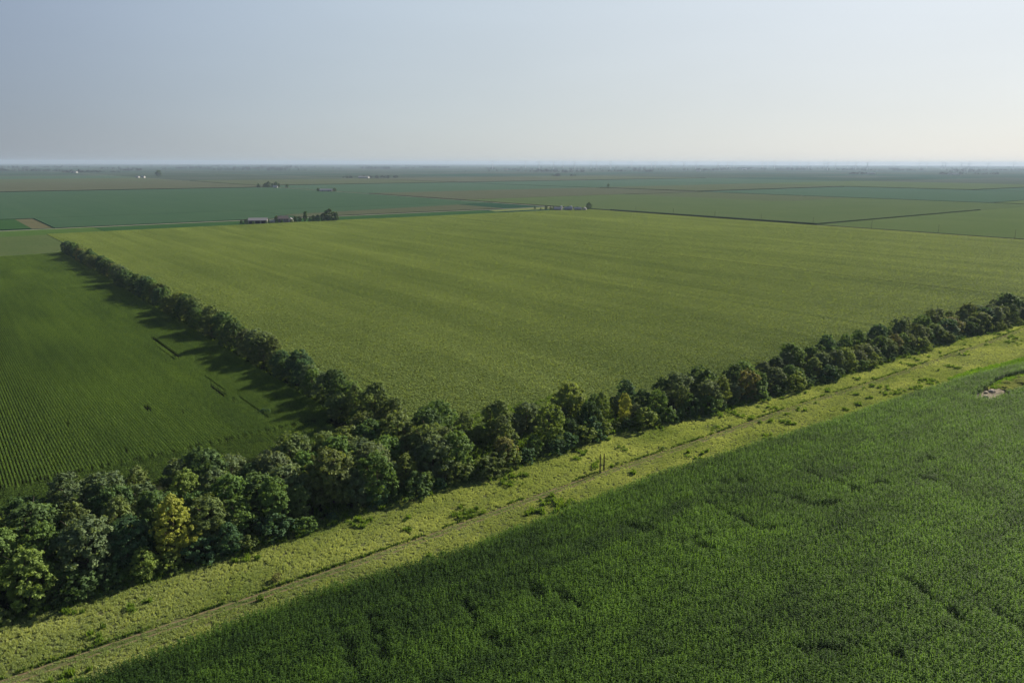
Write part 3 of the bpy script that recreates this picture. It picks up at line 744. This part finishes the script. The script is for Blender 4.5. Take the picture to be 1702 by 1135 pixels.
taken = []
def free(x, y, d): return all((x - a) ** 2 + (y - b) ** 2 > d * d for a, b in taken)
G_BELT = 'trees of the belt beside the dirt track'
SPECIAL = [  # x, y, height, kind, colour, radius factor, label
    (-76, -12.2, 15, 3, 'yellow green', .95, 'tall yellow green tree standing out from the dark lower left part of the belt'),
    (-82.5, -15.2, 6.5, 7, 'light green', 1.0, 'low bright green tree at the belt edge below the yellow green tree'),
    (-66.5, -15.6, 7, 2, 'deep blue green', .9, 'low bluish green tree at the belt edge right of the yellow green tree'),
    (-101, -13.0, 12, 0, 'light green', 1.0, 'fresh green tree cut by the left edge of the view beside the verge'),
    (-91, -10.5, 14, 5, 'grey green', 1.0, 'wide grey green tree between the left edge and the yellow green tree'),
    (6, -13.2, 8.5, 4, 'brownish olive', 1.0, 'rusty olive tree at the belt front just below the field corner'),
    (17, -12.5, 6, 7, 'mid green', 1.0, 'small round tree in front between the rusty tree and the tall light green tree'),
    (24.5, -9.5, 13, 1, 'light green', .85, 'tall light green tree at the belt front right of the field corner'),
    (44, 2.5, 13, 5, 'light green', .95, 'broad round tree with sunlit yellow top rising at the back of the belt'),
    (1, 12, 13, 5, 'mid green', 1.05, 'big round tree inside the field corner where belt and hedgerow meet'),
    (47, -8, 12, 3, 'light green', .85, 'pale olive tree at the belt front below the broad round tree'),
    (53.5, -11.5, 11, 3, 'yellow green', .65, 'slim yellowish tree at the belt front two trees right of the pale olive one'),
    (66, -13, 10, 1, 'mid green', .85, 'rounded mid green tree after the first dark gap right of the slim yellowish tree'),
    (93, -17.5, 11, 3, 'light green', .9, 'light green tree midway along the right arm of the belt'),
    (13, -3, 10, 6, 'grey green', .9, 'thin greyish half bare tree above the field corner'),
    (-31, -13, 13, 1, 'mid green', .95, 'large mid green tree at the front of the thick middle part of the belt'),
    (-40, -8, 14.5, 5, 'dull olive', 1.0, 'tallest dull olive tree in the thick middle part of the belt'),
    (-49, 9, 11, 6, 'grey green', 1.1, 'see-through grey tree at the back of the belt against the left corn'),
    (-18, -14, 5, 7, 'light green', .9, 'small bright tree at the front foot of the thick middle part of the belt'),
    (107, -12, 11.5, 0, 'dark green', .9, 'dark tree poking above its neighbours in the right arm of the belt'),
    (331, -18, 14, 5, 'dark green', 1.1, 'large dark tree at the right edge where the belt meets the view edge'),
]
for x, y, h, kd, cn, rf, lb in SPECIAL:
    make_tree('tree', x, y, h, KINDS[kd], cn, lb, G_BELT, rad=rf); taken.append((x, y))
names = ['dull olive', 'dark green', 'mid green', 'grey green', 'light green', 'brownish olive', 'deep blue green']
wts = [6, 5, 5, 5, 1.2, .8, 2]
def ordn(n):
    return '%d%s' % (n, 'th' if 10 <= n % 100 <= 20 else {1: 'st', 2: 'nd', 3: 'rd'}.get(n % 10, 'th'))
def put_row(pts, desc, group, hmul=1.0, kinds=range(8)):
    i = 0
    out_ = 0
    for x, y, h in pts:
        seen = x > -110; i += seen; out_ += not seen; cn = rnd.choices(names, wts)[0]
        make_tree('tree', x, y, h * hmul, KINDS[rnd.choice(list(kinds))], cn, '%s tree, %s %s' % (cn, ordn(i), desc) if seen else '%s tree of the belt, %s one past the left view edge, %s' % (cn, ordn(out_), desc.split('in the ')[-1].split(' of')[0]), group, rad=rnd.uniform(.82, 1.4) if h < 10 else rnd.uniform(.85, 1.15))
        taken.append((x, y))
def gen(x0, x1, step, yf, h0, h1, mind=4.6):
    pts = []; x = x0
    while x < x1:
        xx = x + rnd.uniform(-1.2, 1.2); yy = float(yf(xx)) + rnd.uniform(-1.0, 1.0)
        if free(xx, yy, mind): pts.append((xx, yy, rnd.uniform(h0, h1)))
        x += step
    return pts
# thick left part, four rows from the verge to the back
for fr, nm, ha, hb in ((0.13, 'from left in the front row of the wide left belt', 9, 13),
                       (0.40, 'from left in the second row of the wide left belt', 11, 14.5),
                       (0.67, 'from left in the third row of the wide left belt', 11, 14),
                       (0.93, 'from left in the back row of the wide left belt', 11.5, 15)):
    put_row(gen(-140, 0, 7.0, lambda x: belt_front(x) * (1 - fr) + belt_back(x) * fr + (1.5 if fr < .2 else 0), ha, hb), nm, G_BELT)
for fr, nm, ha, hb in ((0.18, 'from the field corner along the front of the right belt', 5.5, 11),
                       (0.85, 'from the field corner along the back of the right belt', 6, 12.5)):
    put_row(gen(4, 350, 6.0, lambda x: belt_front(x) * (1 - fr) + belt_back(x) * fr + (1.2 if fr < .2 else 0), ha, hb, 4.3), nm, G_BELT)
put_row(gen(354, 470, 9.5, lambda x: belt_front(x) * .5 + belt_back(x) * .5, 10, 13, 5), 'from the right view edge at the far belt end', G_BELT)
# long left hedgerow, counted from its far end
hp = []
yy = 584
while yy > 22:
    hp.append((-7.5 + rnd.uniform(-2.2, 2.2), yy + rnd.uniform(-1, 1), rnd.uniform(7.5, 14.5)))
    yy -= 6.3
hp = [q for q in hp if free(q[0], q[1], 4.5)]
hp[0] = (-9, 585, 12.5)
names2, wts = names, [5, 8, 4, 5, .6, .6, 3]
put_row(hp, 'from the far end of the long left hedgerow', 'trees of the long left hedgerow', kinds=(0, 1, 2, 3, 5))
print('trees', len(taken))

# shrubs at the foot of the belt
def shrub(x, y, h, cn, label, group, nm='shrub'):
    o = link(bpy.data.objects.new(nm, rnd.choice(SHRUBK))); s_ = h / 3.6
    o.location = (x, y, 0); o.scale = (s_ * rnd.uniform(.9, 1.3), s_ * rnd.uniform(.9, 1.2), s_); o.rotation_euler = (0, 0, rnd.uniform(0, 6.28))
    b_ = PAL[cn]; j = rnd.uniform(.85, 1.15); o.color = (b_[0] * j, b_[1] * j, b_[2] * j, 1)
    tag(o, label, 'shrub', group); return o
i = 0; x = -135
while x < 350:
    i += 1; cn = rnd.choice(['dark green', 'mid green', 'dull olive', 'deep blue green', 'light green'])
    shrub(x, float(belt_front(x)) + rnd.uniform(-.8, 1.6), rnd.choice([2.2, 3.2, 4.2, 5.4]) * rnd.uniform(.85, 1.15), cn, '%s bush, %s from the left at the foot of the tree belt' % (cn, ordn(i)), 'bushes at the foot of the tree belt')
    x += rnd.uniform(3.6, 7)
i = 0; x = 2
while x < 345:
    i += 1; cn = rnd.choice(['dark green', 'mid green', 'dull olive', 'grey green'])
    shrub(x, float(belt_back(x)) + rnd.uniform(1.0, 4.0), rnd.uniform(2.5, 6), cn, '%s bush, %s from the field corner on the field side of the right belt' % (cn, ordn(i)), 'bushes on the field side of the right belt')
    x += rnd.uniform(6, 11)
for i, (x, y) in enumerate(((-11, 21), (-6, 27), (-13, 31), (-3, 34), (-10, 39), (-15, 26), (-2, 20), (-12, 47))):
    make_tree('tree', x, y, rnd.uniform(5, 9), KINDS[rnd.randrange(8)], 'dull olive' if i % 2 else 'mid green', 'low %s tree, %s of those filling the inside corner of hedgerow and belt' % ('olive' if i % 2 else 'green', ordn(i + 1)), 'low trees in the inside corner', rad=1.3)
i = 0; y = 40
while y < 580:
    i += 1; cn = rnd.choice(['dark green', 'dull olive', 'mid green'])
    shrub(-1.5 + rnd.uniform(-1, 1.2), y, rnd.uniform(3, 5), cn, '%s bush, %s from the near end on the sunny side of the left hedgerow' % (cn, ordn(i)), 'bushes on the sunny side of the left hedgerow')
    y += rnd.uniform(11, 17)
for (x, y, h, cn, lb) in ((-63, -31.6, 1.5, 'brownish olive', 'lone dark bush right beside the dirt track at the lower left'),
                          (30, -31.5, .9, 'dark green', 'small dark bush right of the two posts'),
                          (48, -31.5, 1.0, 'mid green', 'small green bush between track and belt, right of the posts'),
                          (78, -32, 1.0, 'dark green', 'farthest of the small bushes between track and belt'),
                          (-30, 64, 2.9, 'deep blue green', 'dark bush growing alone among the left corn rows')):
    shrub(x, y, h, cn, lb, 'lone bushes on the verge and in the corn')

# two weathered posts on the verge
M_wood = plain('old_wood', (.075, .06, .045), .9)
for (x, y, h, lb) in ((22.4, -32.6, 5.2, 'taller left one of two dark bare poles on the verge below the belt'), (24.6, -31.8, 4.6, 'shorter right one of two dark bare poles on the verge below the belt')):
    r_ = random.Random(int(x)); mb = MB()
    mb.tube([(0, 0, -.1), (.04, .02, h * .5), (.0, .05, h)], [.20, .17, .12], 7)
    o = mb.build('wooden_post', M_wood); o.location = (x, y, 0); tag(o, lb, 'post', 'pair of posts on the verge')

# ================================================================== farm buildings and their trees
M_white = plain('white_metal', (.40, .40, .385), .6); M_grey = plain('grey_roof', (.25, .25, .27), .6); M_siding = plain('siding', (.22, .21, .2), .7)
M_dark = plain('opening_shade', (.03, .03, .03), .6); M_brown = plain('weathered_board', (.2, .15, .11), .8); M_silo = plain('galvanised', (.32, .34, .37), .5, .2)
M_glass = plain('window_glass', (.05, .06, .07), .15)
def barn(name, x, y, rz, L_, D_, hw, hr, mw, mr, label, cat, group=None, doors=2, openf=False, windows=0, chimney=False):
    e = empty(name, (x, y, 0), rz); tag(e, label, cat, group)
    mb = MB(); x0, x1, y0, y1 = -L_ / 2, L_ / 2, -D_ / 2, D_ / 2
    vs = [(x0, y0, 0), (x1, y0, 0), (x1, y1, 0), (x0, y1, 0), (x0, y0, hw), (x1, y0, hw), (x1, y1, hw), (x0, y1, hw), (x0, 0, hr - .02), (x1, 0, hr - .02)]
    mb.add(vs, [(0, 1, 5, 4), (1, 2, 6, 9, 5), (2, 3, 7, 6), (3, 0, 4, 8, 7), (4, 5, 9, 8), (7, 8, 9, 6), (3, 2, 1, 0)])
    mb.build('wall', mw, e)
    r_ = MB(); r_.gable(x0, x1, y0, y1, hw + .03, hr + .03, .5, .18); rf = r_.build('roof', mr, e)
    if chimney:
        c_ = MB(); c_.box((x0 + L_ * .3, .6, hr + .4), (.7, .7, 1.6)); c_.build('chimney', M_brown, rf)
    for k_ in range(doors):
        d_ = MB(); px = x0 + L_ * (k_ + .5) / max(doors, 1); wd = (L_ / doors * .72) if openf else min(4, L_ * .2)
        d_.box((px, y0 - .03, min(hw * .42, 1.9)), (wd, .12, min(hw * .84, 3.8))); d_.build('door', M_dark if openf else M_grey, e)  # open bays are dark panels: the interior's shade put into the colour
    for k_ in range(windows):
        w_ = MB(); px = x0 + L_ * (k_ + .5) / windows
        w_.box((px, y0 - .03, hw * .72), (1.1, .1, 1.3)); w_.build('window', M_glass, e)
    return e
def silo(x, y, h, r0, label, group):
    e = empty('grain_bin', (x, y, 0)); tag(e, label, 'grain bin', group)
    mb = MB(); mb.tube([(0, 0, 0), (0, 0, h)], [r0, r0], 20); mb.build('wall', M_silo, e)
    mb = MB(); mb.tube([(0, 0, h), (0, 0, h + r0 * .55)], [r0 * 1.05, .3], 20); mb.build('roof', M_silo, e)
def far_tree(x, y, h, cn, label, group, k=None, rad=1.0):
    return make_tree('tree', x, y, h, LOWK[rnd.randrange(3) if k is None else k], cn, label, group, rad=rad)

RX = -R(38)   # direction facing the camera is roughly -x-y; buildings follow the survey grid
# farmstead just beyond the far side of the big field
gA = 'trees of the farmstead beyond the big field'
barn('machine_shed', 243, 826, R(-28), 23, 12, 4.4, 7.2, M_siding, M_grey, 'long grey roofed open shed at the left of the farmstead beyond the field', 'shed', doors=3, openf=True)
barn('farmhouse', 276, 824, R(-20), 13, 9, 5.2, 8.6, M_siding, plain('brown_roof', (.17, .15, .145), .8), 'brown roofed farmhouse among bushes in the farmstead beyond the field', 'house', doors=1, windows=4, chimney=True)
barn('garage', 287, 826, R(60), 8, 6, 3, 5.4, M_white, M_grey, 'small pale gabled garage right of the farmhouse beyond the field', 'garage', doors=1)
barn('small_shed', 262, 828, R(-20), 7, 4, 2.4, 3.4, M_white, M_white, 'low white shed between the open shed and the farmhouse', 'shed', doors=1)
for j, (x, y, h, cn, k_, rf, d_) in enumerate((
        (224, 834, 5, 'dark green', 0, 1, 'small dark tree at the left end of the farmstead'), (229, 832, 6.5, 'grey green', 1, 1, 'grey green tree against the open shed left end'),
        (256, 826, 5.5, 'dark green', 2, 1, 'low dark tree right of the open shed'), (269, 829, 9, 'grey green', 0, .9, 'round tree behind the farmhouse left end'),
        (292, 822, 8, 'dark green', 1, .9, 'dark tree between garage and slim tree of the farmstead'), (297, 820, 7.5, 'dark green', 2, 1, 'second dark tree left of the slim tree of the farmstead'),
        (305, 819, 15, 'dark green', 3, .85, 'tall slim dark tree at the middle of the farmstead'), (315, 816, 8.5, 'dark green', 0, 1, 'first low tree right of the slim farmstead tree'),
        (321, 815, 9, 'deep blue green', 1, 1.05, 'second low tree right of the slim farmstead tree'), (327, 812, 11, 'dark green', 2, 1, 'mid height tree beside the big round farmstead tree'),
        (336, 810, 17, 'dark green', 1, 1.15, 'big round dark tree closing the right end of the farmstead'), (344, 806, 12, 'dark green', 0, .9, 'dark tree at the right foot of the big round farmstead tree'),
        (234, 818, 3.6, 'dark green', 0, 1.5, 'bush before the left half of the open shed'), (250, 815, 4.0, 'grey green', 1, 1.4, 'bush before the right end of the open shed'),
        (270, 814, 4.4, 'dark green', 2, 1.3, 'bush before the left corner of the farmhouse'), (283, 813, 4.6, 'dull olive', 0, 1.3, 'bush before the right corner of the farmhouse'),
        (309, 812, 6.5, 'dark green', 1, 1.2, 'bushy tree at the foot of the slim farmstead tree'), (332, 806, 9, 'deep blue green', 2, 1.2, 'broad tree before the big round farmstead tree'))):
    far_tree(x, y, h, cn, d_, gA, k_, rf)
# farmstead on the crossing road, right of centre
gB = 'trees of the farmstead on the crossing road'
for j, (x, y, rz, L_, D_, hw, hr, mw, mr, lb) in enumerate((
        (742, 800, R(-50), 12, 9, 3.2, 5.6, M_siding, M_silo, 'grey metal barn at the left of the crossing road farmstead'),
        (757, 790, R(-50), 13, 9, 3.4, 6, M_siding, M_silo, 'grey walled barn in the middle of the crossing road farmstead'),
        (771, 782, R(-50), 11, 8, 3.2, 5.4, M_siding, M_silo, 'grey barn at the right of the crossing road farmstead'),
        (782, 778, R(40), 9, 7, 3, 5, M_white, M_grey, 'small white outbuilding at the right end of the crossing road farmstead'))):
    barn('barn', x, y, rz, L_, D_, hw, hr, mw, mr, lb, 'barn', 'barns of the crossing road farmstead')
for i, (x, y) in enumerate(((750, 801), (764, 792))):
    silo(x, y, 6.5, 2.4, ['left grain bin of the crossing road farmstead', 'right grain bin of the crossing road farmstead'][i], 'grain bins of the crossing road farmstead')
for (x, y, h, d_) in ((735, 852, 5, 'lone small tree at the left end of the pale lawn'), (728, 828, 4, 'tiny bush tree on the pale lawn'), (742, 830, 7, 'small tree on the pale lawn left of the barns'),
                      (752, 822, 6, 'bushy tree behind the lawn left of the barns'), (748, 806, 6, 'tree touching the left barn of the crossing road farmstead'), (731, 806, 7, 'dark tree at the front left of the crossing road barns'),
                      (765, 800, 7, 'dark tree behind the middle barns of the crossing road farmstead'), (777, 790, 6.5, 'low dark tree behind the right barn of the crossing road farmstead'),
                      (797, 783, 13, 'lone slim tree beside the crossing road right of the barns')):
    far_tree(x, y, h, 'dark green', d_, gB)
# farm with six trees on the crossing road further on
gC = 'trees of the farther farm with the white arched shed'
for (x, y, h, d_, k_) in ((755, 2242, 13, 'leftmost round tree of the farther roadside farm', 0), (772, 2230, 15, 'second tree of the farther roadside farm', 1), (781, 2226, 20, 'tallest tree of the farther roadside farm', 2),
                          (790, 2215, 15, 'slim tree right of the tallest one at the farther roadside farm', 3), (796, 2200, 19, 'tree behind the arched shed', 0), (801, 2190, 15, 'tree just right of the arched shed', 3), (823, 2180, 12, 'lone tree at the right end of the farther roadside farm', 1)):
    far_tree(x, y, h, 'dark green', d_, gC, k_)
barn('barn', 783, 2175, R(-30), 13, 11, 3, 8, M_white, M_white, 'white arched shed in front of the farther roadside trees', 'barn', doors=1)
barn('barn', 783, 1800, R(-52), 36, 14, 4.5, 8, M_white, M_white, 'long white barn between two dark trees in the middle distance', 'barn', doors=2)
far_tree(768, 1822, 10, 'dark green', 'dark tree at the left end of the long white barn', 'trees beside the long white barn', 0, 1.1); far_tree(798, 1782, 11, 'dark green', 'dark tree at the right end of the long white barn', 'trees beside the long white barn', 1, 1.2)
# farms further off
barn('barn', 1712, 3392, R(-52), 55, 18, 6, 10, M_white, M_white, 'long white farm building in front of a wooded farmyard, left of centre horizon', 'barn', doors=2)
barn('barn', 1400, 3320, R(-52), 20, 12, 6, 9, M_brown, M_brown, 'small brown barn', 'barn') if False else None
barn('house', 812, 4015, R(-52), 16, 12, 7, 11, M_white, M_white, 'bright white farmhouse standing alone toward the far left horizon', 'house', doors=1)
barn('barn', 795, 4060, R(-52), 18, 12, 6, 9, M_white, M_grey, 'grey roofed barn left of the far white farmhouse', 'barn', doors=1)
far_tree(1000, 4500, 34, 'dark green', 'isolated dark tree right of the far white farmhouse', None, 1, 1.5)
far_tree(1721, 1657, 11, 'dark green', 'lone small dark tree in the open fields right of centre', None, 0, 1.2)
barn('barn', 830, 6180, R(-52), 50, 18, 7, 12, M_white, M_white, 'white farm building at the left of the long dark tree row near the horizon', 'barn', doors=1)
barn('barn', 5480, 2690, R(-52), 60, 20, 8, 13, M_white, M_white, 'white barn right of a dark grove at the right horizon', 'barn', doors=1)
barn('barn', 5760, 2230, R(-52), 70, 20, 8, 13, M_white, M_white, 'white barn at the left of the far right farm groves', 'barn', doors=1)
barn('barn', 4990, 6480, R(-52), 40, 20, 8, 13, M_white, M_white, 'white barn in a grove on the centre horizon', 'barn', doors=1)
barn('barn', 7700, 5350, R(-52), 60, 24, 8, 14, M_white, M_white, 'white barn on the horizon right of centre', 'barn', doors=1)
barn('barn', 5900, 4600, R(-52), 40, 20, 8, 13, M_white, M_white, 'small white barn below the wind turbines right of centre', 'barn', doors=1)

# far groves: masses no one could count
M_gleaf = leaf_mat('grove_leaf', (.036, .052, .026), rough=.7, trans=.15, var=.35, inst=True, spec=.1)
gcl = []
for i in range(4):
    mm = crown_mesh(600 + i, 12, 6.0, .0, 6, 500, 1.3, .9, 0); mm.materials.clear(); mm.materials.append(M_gleaf); gcl.append(mm)
gx, gy, gs = [], [], []
def grove(x, y, lx, n, hs=1.0, th=20):
    """a straggling windbreak across the line of sight"""
    for i in range(n):
        t_ = rnd.uniform(-.5, .5) * lx; q = rnd.uniform(-.5, .5) * th
        gx.append(x + t_ * .788 + q * .616); gy.append(y - t_ * .616 + q * .788); gs.append(rnd.uniform(.6, 1.25) * hs)
grove(1790, 3380, 190, 26, 1.1, 40); grove(1640, 3440, 50, 6, .9)
grove(900, 6330, 260, 22, 1.2, 40); grove(1060, 6600, 330, 40, 1.0, 30); grove(790, 6060, 80, 5, .9)
grove(5382, 2738, 110, 14, 1.5, 40); grove(5900, 2290, 200, 20, 1.3, 60); grove(6287, 2210, 160, 16, 1.2, 50); grove(9400, 3520, 600, 50, 1.6, 80)
grove(5031, 6425, 180, 18, 1.3, 60); grove(4281, 4991, 260, 24, 1.2, 40); grove(2956, 3323, 60, 9, 1.1, 30); grove(3040, 3270, 30, 5, 1.0)
grove(5245, 5014, 120, 12, 1.3, 40); grove(9013, 6400, 520, 40, 1.6, 80); grove(8088, 4939, 420, 34, 1.6, 80); grove(3213, 9200, 900, 70, 1.6, 100)
grove(2552, 9400, 420, 34, 1.8, 100); grove(6139, 9800, 420, 30, 1.8, 100); grove(9865, 3291, 420, 34, 1.6, 90); grove(4481, 8385, 260, 20, 2.2, 100)
grove(600, 7600, 900, 60, 1.3, 60); grove(-200, 9400, 1800, 110, 1.5, 120); grove(2900, 7600, 140, 12, 1.5, 60)
grr = random.Random(5)
for i in range(150):     # scattered woods toward the horizon
    fwd = grr.uniform(6500, 20000); sd_ = grr.uniform(-.75, .75) * fwd
    X0 = -107 + fwd * F0.x + sd_ * R0.x; Y0 = -161 + fwd * F0.y + sd_ * R0.y
    grove(X0, Y0, grr.uniform(80, 900), int(grr.uniform(8, 26)), grr.uniform(1.2, 1.9), 90)
gx = np.array(gx); gy = np.array(gy); gs = np.array(gs)
o = scatter('distant_woods', np.stack([gx, gy, np.zeros_like(gx)], 1), rng.uniform(0, 6.28, gx.size), np.stack([gs * 1.25, gs * 1.25, gs], 1), rng.random(gx.size), gcl)
tag(o, 'scattered dark groves and windbreaks dotting the plain below the horizon', 'woods', kind='stuff')

# utility poles along the crossing road
M_pole = plain('utility_wood', (.09, .075, .06), .9)
protoP = None
for i in range(9):
    y = 690 - i * 78
    if protoP is None:
        e = empty('utility_pole', (0, 0, 0)); mb = MB(); mb.tube([(0, 0, 0), (0, 0, 10)], [.2, .13], 7); mb.build('pole', M_pole, e)
        mb = MB(); mb.box((0, 0, 9.3), (2.2, .14, .16)); mb.build('crossarm', M_pole, e); protoP = e
    else:
        e = protoP.copy(); COL.objects.link(e)
        for ch in list(protoP.children): c_ = ch.copy(); COL.objects.link(c_); c_.parent = e
    e.location = (813.5, y, 0)
    tag(e, 'wooden utility pole, %s of nine along the crossing road counted from the barns' % ordn(i + 1), 'utility pole', 'utility poles along the crossing road')

# wind turbines on the horizon
M_turb = plain('turbine_white', (.62, .64, .66), .4)
def turbine_parts():
    e = empty('wind_turbine', (0, 0, 0))
    mb = MB(); mb.tube([(0, 0, 0), (0, 0, 42), (0, 0, 81)], [3.4, 2.8, 2.0], 10); mb.build('tower', M_turb, e)
    mb = MB(); mb.box((0, 1.5, 82.6), (3.6, 10, 3.6)); mb.build('nacelle', M_turb, e)
    hb = empty('rotor', (0, -4.5, 82.6)); hb.parent = e
    mb = MB(); mb.tube([(0, .9, 0), (0, -1.6, 0)], [1.8, .8], 10); mb.build('hub', M_turb, hb)
    for k_ in range(3):
        mb = MB(); V = [(-.7, 0, 0), (.7, 0, 0), (.7, .35, 0), (-.7, .35, 0), (-1.9, -.1, 12), (1.6, -.1, 12), (1.6, .35, 12), (-1.9, .35, 12), (-.3, 0, 39), (.3, 0, 39), (.3, .15, 39), (-.3, .15, 39)]
        mb.add(V, [(0, 1, 5, 4), (1, 2, 6, 5), (2, 3, 7, 6), (3, 0, 4, 7), (4, 5, 9, 8), (5, 6, 10, 9), (6, 7, 11, 10), (7, 4, 8, 11), (8, 9, 10, 11), (3, 2, 1, 0)])
        b_ = mb.build('blade', M_turb, hb); b_.rotation_euler = (0, 2 * math.pi * k_ / 3, 0)
    return e
tb = turbine_parts()
tx = [820, 872, 893, 916, 931, 949, 975, 984, 1006, 1039, 1070, 1076, 1101, 1121, 1140, 1175, 1190, 1200, 1245, 1253, 1264, 1290, 1304, 1317, 1342, 1348, 1360, 1379, 1392, 1410, 1452, 1492, 1504, 1528, 1533, 1558, 1570, 1600, 1640, 1685]
tr_ = random.Random(3)
for i, px in enumerate(tx):
    e = tb if i == 0 else tb.copy()
    if i:
        COL.objects.link(e)
        for ch in list(tb.children):
            c_ = ch.copy(); COL.objects.link(c_); c_.parent = e
            if ch.name.startswith('rotor'):
                for g_ in list(ch.children): d_ = g_.copy(); COL.objects.link(d_); d_.parent = c_
    D_ = tr_.uniform(8800, 12500); a = (px - 851) / FPX / math.cos(PITCH)
    e.location = (-107 + D_ * (F0.x + a * R0.x), -161 + D_ * (F0.y + a * R0.y), 0)
    e.rotation_euler = (0, 0, HEAD - math.pi / 2 + tr_.uniform(-.5, .5))
    for ch in e.children:
        if ch.name.startswith('rotor'): ch.rotation_euler = (0, tr_.uniform(0, 2.1), 0)
    tag(e, 'pale wind turbine on the horizon, %s counted from the left' % ordn(i + 1), 'wind turbine', 'wind turbines on the horizon')

# ================================================================== haze
mb = MB(); mb.box((0, 0, 61.5), (68000, 68000, 125))
hm = bpy.data.materials.new('haze'); hm.use_nodes = True; t = hm.node_tree; t.nodes.clear()
po = t.nodes.new('ShaderNodeOutputMaterial'); pv = t.nodes.new('ShaderNodeVolumePrincipled')
pv.inputs['Color'].default_value = (.46, .59, .77, 1); pv.inputs['Density'].default_value = 5.6e-5; pv.inputs['Anisotropy'].default_value = 0.15
t.links.new(pv.outputs[0], po.inputs['Volume'])
HZ = mb.build('haze', hm); tag(HZ, kind='stuff'); HZ['label'] = 'thin bluish air haze over the whole plain'; HZ['category'] = 'haze'
print('objects', len(S.objects))
